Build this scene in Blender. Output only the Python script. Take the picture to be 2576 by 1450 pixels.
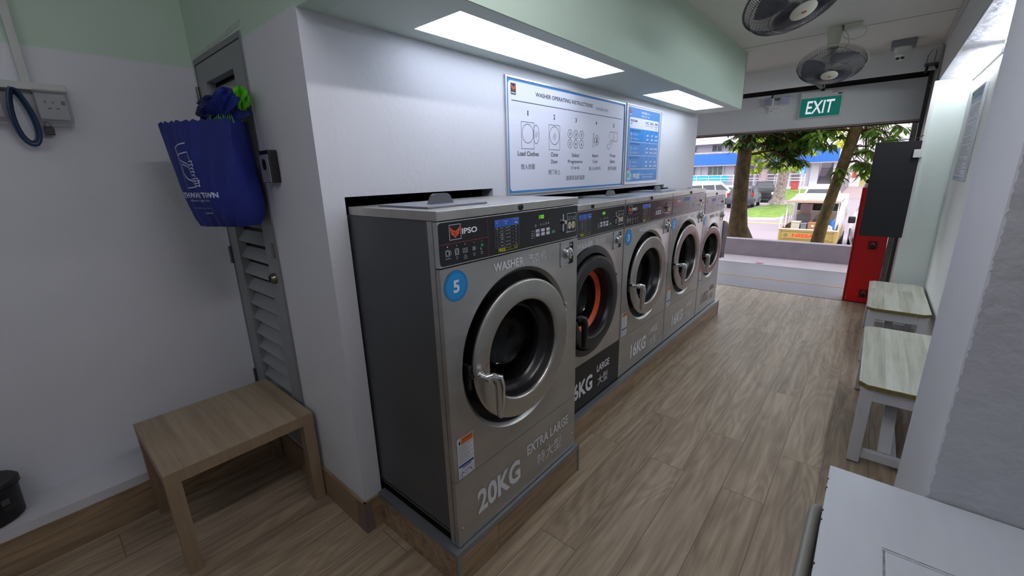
import bpy, bmesh, math, random
from math import sin, cos, pi, radians, sqrt, atan2
from mathutils import Vector, Matrix

for o in list(bpy.data.objects):
    bpy.data.objects.remove(o, do_unlink=True)
S = bpy.context.scene
COL = S.collection
random.seed(7)

# ------------------------------------------------------------------ camera
cam_d = bpy.data.cameras.new('camera')
cam = bpy.data.objects.new('camera', cam_d)
COL.objects.link(cam)
cam_d.sensor_fit = 'HORIZONTAL'
cam_d.sensor_width = 36.0
cam_d.lens = 36.0 * 1054.0 / 2576.0
cam_d.clip_start = 0.02
cam_d.clip_end = 500
cam.matrix_world = (Matrix.Translation((0, 0, 1.5)) @ Matrix.Rotation(0.7093, 4, 'Z')
                    @ Matrix.Rotation(1.3069, 4, 'X') @ Matrix.Rotation(-0.0261, 4, 'Z'))
S.camera = cam

# ------------------------------------------------------------------ world, sun, exposure
W = bpy.data.worlds.new('world')
S.world = W
W.use_nodes = True
nt = W.node_tree
nt.nodes.clear()
sky = nt.nodes.new('ShaderNodeTexSky')
sky.sky_type = 'NISHITA'
sky.sun_disc = False
sky.sun_elevation = radians(58)
sky.sun_rotation = radians(160)
sky.air_density = 1.0
sky.dust_density = 3.0
haze = nt.nodes.new('ShaderNodeMixRGB')
haze.inputs[0].default_value = 0.7
haze.inputs[2].default_value = (5.0, 4.9, 5.0, 1)
bg = nt.nodes.new('ShaderNodeBackground')
bg.inputs[1].default_value = 0.50
wo = nt.nodes.new('ShaderNodeOutputWorld')
nt.links.new(sky.outputs[0], haze.inputs[1])
nt.links.new(haze.outputs[0], bg.inputs[0])
nt.links.new(bg.outputs[0], wo.inputs[0])

sun_d = bpy.data.lights.new('sun', 'SUN')
sun_d.energy = 2.3
sun_d.angle = radians(1.0)
sun_d.color = (1.0, 0.95, 0.93)
sun = bpy.data.objects.new('sun', sun_d)
COL.objects.link(sun)
sun.rotation_euler = Vector((0.22, -0.50, 0.84)).to_track_quat('Z', 'Y').to_euler()

S.view_settings.view_transform = 'Standard'
S.view_settings.look = 'None'
S.view_settings.gamma = 1.0
S.view_settings.use_curve_mapping = False
S.view_settings.exposure = 0.35
S.cycles.use_denoising = True
S.cycles.max_bounces = 10
S.cycles.diffuse_bounces = 6
S.cycles.transparent_max_bounces = 16
S.cycles.caustics_reflective = False
S.cycles.caustics_refractive = False
S.cycles.sample_clamp_indirect = 6.0

PANEL_L = 3.6     # radiance of the flat LED panels in the bulkhead
TUBE_L = 42.0      # radiance of the recess tube and its added hidden twin
AISLE_FILL_L = 44.0    # radiance of the unseen fill tube added over the aisle
FILL_L = 4.9      # radiance of the unseen fill battens added behind the viewpoint


# ------------------------------------------------------------------ materials
def lin(c):
    if isinstance(c, str):
        c = c.lstrip('#')
        c = tuple(int(c[i:i + 2], 16) / 255 for i in (0, 2, 4))
    return tuple(((x / 12.92) if x <= 0.04045 else ((x + 0.055) / 1.055) ** 2.4) for x in c) + (1.0,)


MATS = {}


def mat(name, color, rough=0.6, metal=0.0, var=0.0, vscale=8.0, bump=0.0, bscale=60.0, alpha=1.0,
        emit=None, estr=0.0, spec=0.5, coat=0.0, stretch=None, rvar=0.0, trans=0.0):
    if name in MATS:
        return MATS[name]
    m = bpy.data.materials.new(name)
    m.use_nodes = True
    n, l = m.node_tree.nodes, m.node_tree.links
    b = n['Principled BSDF']
    b.inputs['Roughness'].default_value = rough
    b.inputs['Metallic'].default_value = metal
    b.inputs['Specular IOR Level'].default_value = spec
    b.inputs['Coat Weight'].default_value = coat
    b.inputs['Alpha'].default_value = alpha
    b.inputs['Transmission Weight'].default_value = trans
    c = lin(color)
    b.inputs['Base Color'].default_value = c
    if emit is not None:
        b.inputs['Emission Color'].default_value = lin(emit)
        b.inputs['Emission Strength'].default_value = estr
    if var or bump or rvar:
        g = n.new('ShaderNodeNewGeometry')
        mp = n.new('ShaderNodeMapping')
        l.new(g.outputs['Position'], mp.inputs['Vector'])
        if stretch:
            mp.inputs['Scale'].default_value = stretch
        if var:
            t = n.new('ShaderNodeTexNoise')
            t.inputs['Scale'].default_value = vscale
            t.inputs['Detail'].default_value = 5
            l.new(mp.outputs[0], t.inputs['Vector'])
            r = n.new('ShaderNodeValToRGB')
            r.color_ramp.elements[0].position = 0.3
            r.color_ramp.elements[1].position = 0.7
            r.color_ramp.elements[0].color = tuple(max(0, x * (1 - var)) for x in c[:3]) + (1,)
            r.color_ramp.elements[1].color = tuple(min(1, x * (1 + var)) for x in c[:3]) + (1,)
            l.new(t.outputs['Fac'], r.inputs[0])
            l.new(r.outputs[0], b.inputs['Base Color'])
            if rvar:
                mr = n.new('ShaderNodeMapRange')
                mr.inputs['To Min'].default_value = max(0.02, rough - rvar)
                mr.inputs['To Max'].default_value = rough + rvar
                l.new(t.outputs['Fac'], mr.inputs['Value'])
                l.new(mr.outputs[0], b.inputs['Roughness'])
        if bump:
            t2 = n.new('ShaderNodeTexNoise')
            t2.inputs['Scale'].default_value = bscale
            t2.inputs['Detail'].default_value = 4
            l.new(mp.outputs[0], t2.inputs['Vector'])
            bp = n.new('ShaderNodeBump')
            bp.inputs['Strength'].default_value = bump
            bp.inputs['Distance'].default_value = 0.01
            l.new(t2.outputs['Fac'], bp.inputs['Height'])
            l.new(bp.outputs[0], b.inputs['Normal'])
    MATS[name] = m
    return m


def two_tone_wall(name, low, high, z):
    """painted plaster: one paint below the height z, the other above it, soft roller edge"""
    m = bpy.data.materials.new(name)
    m.use_nodes = True
    n, l = m.node_tree.nodes, m.node_tree.links
    b = n['Principled BSDF']
    b.inputs['Roughness'].default_value = 0.62
    g = n.new('ShaderNodeNewGeometry')
    sp = n.new('ShaderNodeSeparateXYZ')
    l.new(g.outputs['Position'], sp.inputs[0])
    no = n.new('ShaderNodeTexNoise')
    no.inputs['Scale'].default_value = 30
    l.new(g.outputs['Position'], no.inputs['Vector'])
    ad = n.new('ShaderNodeMath')
    ad.operation = 'MULTIPLY_ADD'
    ad.inputs[1].default_value = 0.012
    l.new(no.outputs['Fac'], ad.inputs[0])
    l.new(sp.outputs['Z'], ad.inputs[2])
    mr = n.new('ShaderNodeMapRange')
    mr.inputs['From Min'].default_value = z
    mr.inputs['From Max'].default_value = z + 0.012
    l.new(ad.outputs[0], mr.inputs['Value'])
    mx = n.new('ShaderNodeMixRGB')
    mx.inputs[1].default_value = lin(low)
    mx.inputs[2].default_value = lin(high)
    l.new(mr.outputs[0], mx.inputs[0])
    l.new(mx.outputs[0], b.inputs['Base Color'])
    t2 = n.new('ShaderNodeTexNoise')
    t2.inputs['Scale'].default_value = 45
    t2.inputs['Detail'].default_value = 6
    l.new(g.outputs['Position'], t2.inputs['Vector'])
    bp = n.new('ShaderNodeBump')
    bp.inputs['Strength'].default_value = 0.12
    bp.inputs['Distance'].default_value = 0.01
    l.new(t2.outputs['Fac'], bp.inputs['Height'])
    l.new(bp.outputs[0], b.inputs['Normal'])
    return m


def plank_floor(name, c1, c2, c3, bw=1.2, bh=0.18, rough=0.42, axis='Y', seam=0.0016, swirl=True):
    """wood-look boards running along the given world axis"""
    m = bpy.data.materials.new(name)
    m.use_nodes = True
    n, l = m.node_tree.nodes, m.node_tree.links
    b = n['Principled BSDF']
    b.inputs['Roughness'].default_value = rough
    b.inputs['Specular IOR Level'].default_value = 0.4
    g = n.new('ShaderNodeNewGeometry')
    sp = n.new('ShaderNodeSeparateXYZ')
    l.new(g.outputs['Position'], sp.inputs[0])
    cb = n.new('ShaderNodeCombineXYZ')
    # long direction goes to X of the brick texture
    if axis == 'Y':
        l.new(sp.outputs['Y'], cb.inputs[0]); l.new(sp.outputs['X'], cb.inputs[1]); l.new(sp.outputs['Z'], cb.inputs[2])
    elif axis == 'X':
        l.new(sp.outputs['X'], cb.inputs[0]); l.new(sp.outputs['Y'], cb.inputs[1]); l.new(sp.outputs['Z'], cb.inputs[2])
    else:
        l.new(sp.outputs['Y'], cb.inputs[0]); l.new(sp.outputs['Z'], cb.inputs[1]); l.new(sp.outputs['X'], cb.inputs[2])
    br = n.new('ShaderNodeTexBrick')
    br.offset = 0.37
    br.inputs['Color1'].default_value = (0.1, 0.1, 0.1, 1)
    br.inputs['Color2'].default_value = (0.9, 0.9, 0.9, 1)
    br.inputs['Mortar'].default_value = (0.5, 0.5, 0.5, 1)
    br.inputs['Scale'].default_value = 1.0
    br.inputs['Mortar Size'].default_value = seam
    br.inputs['Mortar Smooth'].default_value = 0.3
    br.inputs['Brick Width'].default_value = bw
    br.inputs['Row Height'].default_value = bh
    l.new(cb.outputs[0], br.inputs['Vector'])
    # offset the grain per board
    va = n.new('ShaderNodeVectorMath'); va.operation = 'MULTIPLY_ADD'
    l.new(br.outputs['Color'], va.inputs[0])
    va.inputs[1].default_value = (7.3, 3.1, 5.7)
    l.new(cb.outputs[0], va.inputs[2])
    mp = n.new('ShaderNodeMapping')
    mp.inputs['Scale'].default_value = (0.85, 15.0, 15.0)
    l.new(va.outputs[0], mp.inputs['Vector'])
    n1 = n.new('ShaderNodeTexNoise')
    n1.inputs['Scale'].default_value = 1.6
    n1.inputs['Detail'].default_value = 9
    n1.inputs['Roughness'].default_value = 0.68
    n1.inputs['Distortion'].default_value = 0.5 if swirl else 0.15
    l.new(mp.outputs[0], n1.inputs['Vector'])
    mp2 = n.new('ShaderNodeMapping')
    mp2.inputs['Scale'].default_value = (1.1, 6.5, 6.5)
    l.new(va.outputs[0], mp2.inputs['Vector'])
    wv = n.new('ShaderNodeTexNoise')
    wv.inputs['Scale'].default_value = 0.9
    wv.inputs['Detail'].default_value = 1.5
    wv.inputs['Distortion'].default_value = 0.25
    l.new(mp2.outputs[0], wv.inputs['Vector'])
    # contour rings like figured oak
    mu = n.new('ShaderNodeMath'); mu.operation = 'MULTIPLY'; mu.inputs[1].default_value = 80.0 if swirl else 30.0
    l.new(wv.outputs['Fac'], mu.inputs[0])
    sn = n.new('ShaderNodeMath'); sn.operation = 'SINE'
    l.new(mu.outputs[0], sn.inputs[0])
    ms = n.new('ShaderNodeMath'); ms.operation = 'MULTIPLY_ADD'; ms.inputs[1].default_value = 0.05 if swirl else 0.03
    l.new(sn.outputs[0], ms.inputs[0])
    l.new(n1.outputs['Fac'], ms.inputs[2])
    bc = n.new('ShaderNodeSeparateColor')
    l.new(br.outputs['Color'], bc.inputs[0])
    m3 = n.new('ShaderNodeMath'); m3.operation = 'MULTIPLY_ADD'; m3.inputs[1].default_value = 0.10 if swirl else 0.20
    l.new(bc.outputs[0], m3.inputs[0]); l.new(ms.outputs[0], m3.inputs[2])
    r = n.new('ShaderNodeValToRGB')
    e = r.color_ramp.elements
    e[0].position = 0.36; e[0].color = lin(c1)
    e[1].position = 0.76; e[1].color = lin(c3)
    k = e.new(0.55); k.color = lin(c2)
    l.new(m3.outputs[0], r.inputs[0])
    mx = n.new('ShaderNodeMixRGB')
    mx.inputs[2].default_value = tuple(x * 0.6 for x in lin(c1)[:3]) + (1,)
    l.new(r.outputs[0], mx.inputs[1])
    l.new(br.outputs['Fac'], mx.inputs[0])
    l.new(mx.outputs[0], b.inputs['Base Color'])
    bp = n.new('ShaderNodeBump'); bp.inputs['Strength'].default_value = 0.06; bp.inputs['Distance'].default_value = 0.005
    l.new(n1.outputs['Fac'], bp.inputs['Height'])
    l.new(bp.outputs[0], b.inputs['Normal'])
    return m


WHITE, GREEN = '#dadde4', '#c3d9c9'
M_wall = mat('white_wall_paint', WHITE, 0.6, var=0.02, vscale=2, bump=0.10, bscale=45)
M_wall2 = two_tone_wall('white_and_mint_paint', WHITE, GREEN, 2.036)
M_mint = mat('mint_paint', GREEN, 0.6, bump=0.08, bscale=45)
M_soff = mat('soffit_paint', '#d0dcd2', 0.55)
M_ceil = mat('ceiling_paint', '#e3e2dc', 0.7, var=0.02, vscale=3)
M_rough = mat('rough_plaster', '#babcc2', 0.75, var=0.05, vscale=14, bump=0.5, bscale=28)
M_stucco = mat('stucco_white', '#e4e6ee', 0.8, bump=0.8, bscale=26)
M_floor = plank_floor('oak_vinyl_planks', '#7d6d5b', '#9c8b75', '#b5a58e')
M_vinylside = plank_floor('oak_vinyl_cove', '#76624e', '#9a8468', '#b09a80', bw=1.6, bh=0.4, axis='Z')
M_trimgrey = mat('grey_metal_trim', '#8b9096', 0.4, 0.6)
M_black = mat('black_plastic', '#121214', 0.45)
M_blackg = mat('black_gloss_overlay', '#17161c', 0.22, spec=0.6)
M_rubber = mat('black_rubber', '#0b0b0c', 0.5)
M_steel = mat('brushed_stainless', '#b2b1ae', 0.36, 0.80, var=0.10, vscale=5, bump=0.03, bscale=18, rvar=0.10, stretch=(1, 1, 2.0))
M_steel2 = mat('worn_stainless_top', '#b8b6b2', 0.38, 0.9, var=0.10, vscale=9, rvar=0.08)
M_ring = mat('stainless_ring', '#bfbdb9', 0.30, 0.93, var=0.10, vscale=9, bump=0.02, rvar=0.08)
M_chrome = mat('chrome', '#d9dadd', 0.08, 1.0)
M_side = mat('charcoal_side_panel', '#55585c', 0.42, 0.35, var=0.08, vscale=3)
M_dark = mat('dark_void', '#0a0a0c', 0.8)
M_darkred = mat('dark_gap', '#1a0f0d', 0.8)
M_glass = mat('door_glass', '#0b0c0f', 0.04, 0.0, alpha=0.55, spec=0.7)
M_drum = mat('drum_steel', '#6d6f73', 0.30, 0.9)
M_orange = mat('orange_ring', '#e2561c', 0.4)
M_blue = mat('badge_blue', '#1e8fd0', 0.35)
M_blue2 = mat('badge_blue_rim', '#1777ba', 0.35)
M_ink = mat('white_ink', '#e8ebf2', 0.5)
M_silver = mat('silver_letter', '#dfe4ea', 0.45)
M_faded = mat('faded_letter', '#8f888c', 0.6)
M_red = mat('red_line', '#a8323a', 0.5)
M_screen = mat('led_digits', '#3f7a12', 0.4, emit='#6fd028', estr=0.9)
M_dsp = mat('display_window', '#24262a', 0.2)
M_tblue = mat('table_blue', '#1f57b8', 0.5)
M_key = mat('white_key', '#d5dbe8', 0.4)
M_keyg = mat('green_key', '#1f8a52', 0.4)
M_yellow = mat('yellow_print', '#d8cf2a', 0.5)
M_logo = mat('logo_orange', '#e0552a', 0.5)
M_cream = mat('cream_coin', '#cfc9a0', 0.5)
M_lid = mat('grey_lid', '#8c9199', 0.45, 0.2)
M_lidh = mat('grey_lid_handle', '#5d6167', 0.45)
M_greydoor = mat('grey_door_paint', '#8d9193', 0.5, var=0.03)
M_white = mat('white_plastic', '#dfe0dc', 0.45)
M_cream2 = mat('aged_white_plastic', '#cfcfbe', 0.5)
M_paper = mat('white_sheet', '#dfe3f2', 0.5)
M_boardblue = mat('board_blue', '#2f7fc4', 0.5)
M_text = mat('black_print', '#1a1c2c', 0.6)
M_greytext = mat('grey_print', '#70737f', 0.6)
M_frame = mat('aluminium_frame', '#b9bdc0', 0.35, 0.7)


# ------------------------------------------------------------------ mesh builder
class M:
    def __init__(s, T=None):
        s.v, s.f, s.sm = [], [], []
        s.T = T

    def add(s, vs, fs, smooth=False):
        k = len(s.v)
        T = s.T
        for p in vs:
            p = Vector(p)
            s.v.append(T @ p if T is not None else p)
        for f in fs:
            s.f.append([k + i for i in f])
            s.sm.append(smooth)
        return s

    def box(s, x0, x1, y0, y1, z0, z1, b=0.0):
        if b > 0:
            return s.bbox((x0, x1, y0, y1, z0, z1), b)
        vs = [(x, y, z) for z in (z0, z1) for y in (y0, y1) for x in (x0, x1)]
        return s.add(vs, [(0, 2, 3, 1), (4, 5, 7, 6), (0, 1, 5, 4), (2, 6, 7, 3), (0, 4, 6, 2), (1, 3, 7, 5)])

    def bbox(s, c, b):
        """box with chamfered edges"""
        x0, x1, y0, y1, z0, z1 = c
        b = min(b, (x1 - x0) / 2.01, (y1 - y0) / 2.01, (z1 - z0) / 2.01)
        bm = bmesh.new()
        bmesh.ops.create_cube(bm, size=1)
        for v in bm.verts:
            v.co = Vector(((x0 + x1) / 2 + v.co.x * (x1 - x0), (y0 + y1) / 2 + v.co.y * (y1 - y0),
                           (z0 + z1) / 2 + v.co.z * (z1 - z0)))
        bmesh.ops.bevel(bm, geom=bm.edges[:], offset=b, segments=2, affect='EDGES', profile=0.6)
        bm.verts.index_update()
        vs = [v.co.copy() for v in bm.verts]
        fs = [[v.index for v in f.verts] for f in bm.faces]
        bm.free()
        return s.add(vs, fs)

    def obox(s, c, ax, ay, az, hx, hy, hz, b=0.0):
        """oriented box, centre c, axes, half sizes"""
        t = M()
        t.box(-hx, hx, -hy, hy, -hz, hz, b)
        R = Matrix((ax, ay, az)).transposed()
        c = Vector(c)
        return s.add([R @ v + c for v in t.v], t.f)

    def tube(s, pts, r, n=8, cap=True, closed=False, flat=1.0):
        pts = [Vector(p) for p in pts]
        rs = r if isinstance(r, (list, tuple)) else [r] * len(pts)
        N = len(pts)
        vs = []
        up = None
        for i, p in enumerate(pts):
            if closed:
                t = pts[(i + 1) % N] - pts[i - 1]
            else:
                t = pts[min(i + 1, N - 1)] - pts[max(i - 1, 0)]
            t.normalize()
            if up is None:
                up = Vector((0, 0, 1)) if abs(t.z) < 0.9 else Vector((1, 0, 0))
            a = (up - t * up.dot(t))
            if a.length < 1e-4:
                a = t.orthogonal()
            a.normalize()
            up = a
            b = t.cross(a)
            for k in range(n):
                q = 2 * pi * k / n
                vs.append(p + (a * cos(q) + b * sin(q) * flat) * rs[i])
        fs = []
        for i in range(N if closed else N - 1):
            j = (i + 1) % N
            for k in range(n):
                k2 = (k + 1) % n
                fs.append((i * n + k, j * n + k, j * n + k2, i * n + k2))
        s.add(vs, fs, True)
        if cap and not closed:
            s.add([vs[k] for k in range(n)], [list(range(n))])
            s.add([vs[(N - 1) * n + k] for k in range(n)], [list(range(n))[::-1]])
        return s

    def lathe(s, c, ax, prof, n=48, smooth=True, a0=0.0, a1=2 * pi, sx=1.0):
        """profile [(radius, distance along axis)]"""
        c = Vector(c)
        ax = Vector(ax).normalized()
        u = Vector((0, 0, 1)) if abs(ax.z) < 0.9 else Vector((1, 0, 0))
        u = (u - ax * u.dot(ax)).normalized()
        w = ax.cross(u)
        full = abs(a1 - a0 - 2 * pi) < 1e-6
        k = n if full else n + 1
        vs = []
        for r, d in prof:
            for i in range(k):
                a = a0 + (a1 - a0) * i / n
                vs.append(c + ax * d + (u * cos(a) + w * sin(a) * sx) * max(r, 1e-5))
        fs = []
        for j in range(len(prof) - 1):
            for i in range(n):
                i2 = (i + 1) % k
                fs.append((j * k + i, j * k + i2, (j + 1) * k + i2, (j + 1) * k + i))
        return s.add(vs, fs, smooth)

    def cyl(s, a, b, r, r2=None, n=24):
        a, b = Vector(a), Vector(b)
        r2 = r if r2 is None else r2
        L = (b - a).length
        return s.lathe(a, b - a, [(0, 0), (r, 0)], n, False).lathe(a, b - a, [(r, 0), (r2, L)], n).lathe(a, b - a, [(r2, L), (0, L)], n, False)

    def prism(s, pts, d):
        """polygon pts (3D, planar) extruded by vector d"""
        pts = [Vector(p) for p in pts]
        d = Vector(d)
        n = len(pts)
        vs = pts + [p + d for p in pts]
        fs = [list(range(n))[::-1], list(range(n, 2 * n))] + [(i, (i + 1) % n, n + (i + 1) % n, n + i) for i in range(n)]
        return s.add(vs, fs)

    def ball(s, c, r, n=16, m=10, sc=(1, 1, 1)):
        c = Vector(c)
        vs, fs = [], []
        for j in range(m + 1):
            t = pi * j / m
            for i in range(n):
                a = 2 * pi * i / n
                vs.append(c + Vector((r * sc[0] * sin(t) * cos(a), r * sc[1] * sin(t) * sin(a), r * sc[2] * cos(t))))
        for j in range(m):
            for i in range(n):
                i2 = (i + 1) % n
                fs.append((j * n + i, (j + 1) * n + i, (j + 1) * n + i2, j * n + i2))
        return s.add(vs, fs, True)

    def out(s, name, material, parent=None, origin=None, label=None, recalc=True, kind=None):
        o0 = Vector(origin) if origin is not None else (Vector(parent['_o']) if parent is not None else Vector((0, 0, 0)))
        me = bpy.data.meshes.new(name)
        me.from_pydata([tuple(v - o0) for v in s.v], [], s.f)
        me.polygons.foreach_set('use_smooth', s.sm)
        me.update()
        if recalc:
            bm = bmesh.new()
            bm.from_mesh(me)
            bmesh.ops.remove_doubles(bm, verts=bm.verts, dist=1e-6)
            bmesh.ops.recalc_face_normals(bm, faces=bm.faces)
            bm.to_mesh(me)
            bm.free()
        if any(s.sm):
            me.set_sharp_from_angle(angle=radians(38))
        me.materials.append(material)
        ob = bpy.data.objects.new(name, me)
        COL.objects.link(ob)
        if parent is not None:
            ob.parent = parent
            ob['_o'] = tuple(parent['_o'])
        else:
            ob.location = o0
            ob['_o'] = tuple(o0)
        if label:
            ob['label'] = label
        if kind:
            ob['kind'] = kind
        return ob


def thing(name, label, cat, loc, group=None):
    o = bpy.data.objects.new(name, None)
    o.empty_display_size = 0.1
    COL.objects.link(o)
    o.location = loc
    o['_o'] = tuple(loc)
    o['label'] = label
    o['category'] = cat
    if group:
        o['group'] = group
    return o


def tag(o, label, cat, group=None, kind=None):
    o['label'] = label
    o['category'] = cat
    if group:
        o['group'] = group
    if kind:
        o['kind'] = kind
    return o


def struct(o, label=None):
    o['kind'] = 'structure'
    if label:
        o['label'] = label
    return o


# ------------------------------------------------------------------ lettering
_cache = {}


def text_geo(txt, bold=0.0, res=3, shear=0.0):
    key = (txt, bold, res, shear)
    if key in _cache:
        return _cache[key]
    c = bpy.data.curves.new('t', 'FONT')
    c.body = txt
    c.resolution_u = res
    c.offset = bold
    c.shear = shear
    o = bpy.data.objects.new('t', c)
    COL.objects.link(o)
    bpy.context.view_layer.update()
    me = bpy.data.meshes.new_from_object(o.evaluated_get(bpy.context.evaluated_depsgraph_get()))
    vs = [(v.co.x, v.co.y) for v in me.vertices]
    fs = [list(p.vertices) for p in me.polygons]
    bpy.data.objects.remove(o)
    bpy.data.curves.remove(c)
    bpy.data.meshes.remove(me)
    _cache[key] = (vs, fs)
    return vs, fs


class D:
    """flat artwork laid on a plane: u to the right, v up, n towards the viewer"""

    def __init__(s, P0, U, V, N, off=0.0006, T=None):
        s.P, s.U, s.V, s.N, s.off = Vector(P0), Vector(U), Vector(V), Vector(N), off
        s.m = M(T)

    def pt(s, u, v, k=0.0):
        return s.P + s.U * u + s.V * v + s.N * (s.off + k)

    def poly(s, pts, k=0.0):
        s.m.add([s.pt(u, v, k) for u, v in pts], [list(range(len(pts)))])
        return s

    def rect(s, u0, u1, v0, v1, k=0.0, r=0.0):
        if r <= 0:
            return s.poly([(u0, v0), (u1, v0), (u1, v1), (u0, v1)], k)
        p = []
        for cu, cv, a in ((u1 - r, v0 + r, -90), (u1 - r, v1 - r, 0), (u0 + r, v1 - r, 90), (u0 + r, v0 + r, 180)):
            for i in range(6):
                q = radians(a + 18 * i)
                p.append((cu + r * cos(q), cv + r * sin(q)))
        return s.poly(p, k)

    def line(s, a, b, w, k=0.0):
        d = Vector((b[0] - a[0], b[1] - a[1]))
        if d.length < 1e-7:
            return s
        d.normalize()
        q = Vector((-d.y, d.x)) * w / 2
        return s.poly([(a[0] - q.x, a[1] - q.y), (b[0] - q.x, b[1] - q.y), (b[0] + q.x, b[1] + q.y), (a[0] + q.x, a[1] + q.y)], k)

    def path(s, pts, w, closed=False, k=0.0):
        n = len(pts)
        for i in range(n if closed else n - 1):
            s.line(pts[i], pts[(i + 1) % n], w, k)
        return s

    def frame(s, u0, u1, v0, v1, w, k=0.0):
        s.rect(u0, u1, v0, v0 + w, k); s.rect(u0, u1, v1 - w, v1, k)
        s.rect(u0, u0 + w, v0 + w, v1 - w, k); s.rect(u1 - w, u1, v0 + w, v1 - w, k)
        return s

    def ring(s, cu, cv, ru, rv, w, n=28, k=0.0):
        vs, fs = [], []
        for i in range(n):
            a = 2 * pi * i / n
            vs.append(s.pt(cu + ru * cos(a), cv + rv * sin(a), k))
            vs.append(s.pt(cu + (ru - w) * cos(a), cv + (rv - w) * sin(a), k))
        for i in range(n):
            j = (i + 1) % n
            fs.append((2 * i, 2 * j, 2 * j + 1, 2 * i + 1))
        s.m.add(vs, fs)
        return s

    def disc(s, cu, cv, ru, rv=None, n=32, k=0.0):
        rv = rv or ru
        return s.poly([(cu + ru * cos(2 * pi * i / n), cv + rv * sin(2 * pi * i / n)) for i in range(n)], k)

    def text(s, txt, u0, u1, v0, v1, bold=0.0, res=3, k=0.0, shear=0.0):
        vs, fs = text_geo(txt, bold, res, shear)
        if not vs:
            return s
        a0, a1 = min(x for x, y in vs), max(x for x, y in vs)
        b0, b1 = min(y for x, y in vs), max(y for x, y in vs)
        su, sv = (u1 - u0) / max(a1 - a0, 1e-6), (v1 - v0) / max(b1 - b0, 1e-6)
        s.m.add([s.pt(u0 + (x - a0) * su, v0 + (y - b0) * sv, k) for x, y in vs], fs)
        return s

    def out(s, name, material, parent=None, label=None):
        o = s.m.out(name, material, parent, label=label, recalc=False)
        return o


def fox(dr, dk, u0, u1, v0, v1):
    """the horned animal-head emblem; dr draws the orange, dk the dark slits"""
    w, h = u1 - u0, v1 - v0
    q = lambda pts: [(u0 + x * w, v0 + y * h) for x, y in pts]
    L = [(.0, 1.0), (.14, .78), (.28, .66), (.5, .60), (.5, 0), (.42, .02), (.40, .12), (.10, .34), (.02, .55)]
    dr.poly(q(L)); dr.poly(q([(1 - x, y) for x, y in L][::-1]))
    e1 = [(.06, .50), (.22, .46), (.38, .32), (.44, .14), (.30, .22), (.14, .36)]
    rim = [(.03, .56), (.24, .52), (.40, .40), (.46, .20)]
    for f in (lambda x: x, lambda x: 1 - x):
        dk.path([(u0 + f(x) * w, v0 + y * h) for x, y in rim], w * 0.035, k=0.0004)
        dk.path([(u0 + f(x) * w, v0 + y * h) for x, y in [(.42, .12), (.46, .30), (.47, .60)]], w * 0.02, k=0.0004)



# ================================================================== THE ROOM
XL, YD, XW = -2.62, 0.717, -1.484       # socket wall, cupboard-door wall, washer wall
ZS, ZC = 2.028, 2.5                     # soffit and ceiling heights

struct(M().box(-4.2, 1.7, -2.6, 5.98, -0.12, 0.0).out('floor', M_floor), 'oak-look vinyl plank floor')
struct(M().box(-4.2, 1.7, -2.6, 5.395, ZC, ZC + 0.12).out('ceiling', M_ceil), 'off-white ceiling')
struct(M().box(XL - 0.1, XL, -2.6, YD + 0.1, -0.1, ZC).out('wall_left', M_wall2), 'white wall, mint green above, behind the side table')
# cupboard-door wall with the doorway cut out
m = M()
m.box(XL, -2.576, YD, 0.8, 0, ZC); m.box(-1.957, XW, YD, 0.8, 0, ZC)
m.box(-2.576, -1.957, YD, 0.8, 2.063, ZC); m.box(-2.576, -1.957, YD, 0.8, 0, 0.165)
struct(m.out('wall_back', M_wall2), 'white wall around the grey louvred door, mint green above')
# washer wall: thin partition with openings the machines stand in
m = M()
m.box(XW - 0.08, XW, 0.80, 1.60, 1.436, ZS)
m.box(XW - 0.08, XW, 1.60, 1.90, 0, ZS)
m.box(XW - 0.08, XW, 1.90, 3.886, 1.380, ZS)
m.box(XW - 0.08, XW, 3.886, 4.0, 1.352, ZS)
m.box(XW - 0.08, XW, 4.0, 4.68, 1.315, ZS)
struct(m.out('wall_machines', M_wall), 'white wall above the washers')
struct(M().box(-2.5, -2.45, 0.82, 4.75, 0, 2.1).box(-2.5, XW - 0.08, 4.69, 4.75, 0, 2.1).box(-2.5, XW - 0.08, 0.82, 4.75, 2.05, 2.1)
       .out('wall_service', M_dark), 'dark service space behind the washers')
# bulkhead: mint front, lighter soffit
def bulk_soffit():
    m = M()
    # leave two recesses for the flat lamps
    holes = [(-1.395, -1.138, 1.10, 2.322), (-1.385, -1.132, 3.10, 4.25)]
    ys = [0.801, 1.10, 2.322, 3.10, 4.25, 4.554]
    x0, x1 = XW - 0.08, -1.066
    for i in range(5):
        a, b = ys[i], ys[i + 1]
        h = [q for q in holes if abs(q[2] - a) < 1e-6]
        if h:
            m.box(x0, h[0][0], a, b, ZS, ZS + 0.03); m.box(h[0][1], x1, a, b, ZS, ZS + 0.03)
        else:
            m.box(x0, x1, a, b, ZS, ZS + 0.03)
    return m
struct(bulk_soffit().out('ceiling_soffit', M_soff), 'pale underside of the bulkhead')
m = M()
m.box(-1.072, -1.062, 0.802, 4.554, ZS + 0.002, ZC)
m.box(XW - 0.08, -1.062, 4.544, 4.56, ZS + 0.002, ZC)
m.box(XW, -1.062, YD, YD + 0.084, ZS, ZC)
struct(m.out('wall_bulkhead', M_mint), 'mint green bulkhead above the washers')
struct(M().box(XW - 0.08, -1.07, YD + 0.01, 4.55, ZS + 0.10, ZS + 0.13).out('ceiling_void', M_dark), 'dark top of the bulkhead void')

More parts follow.
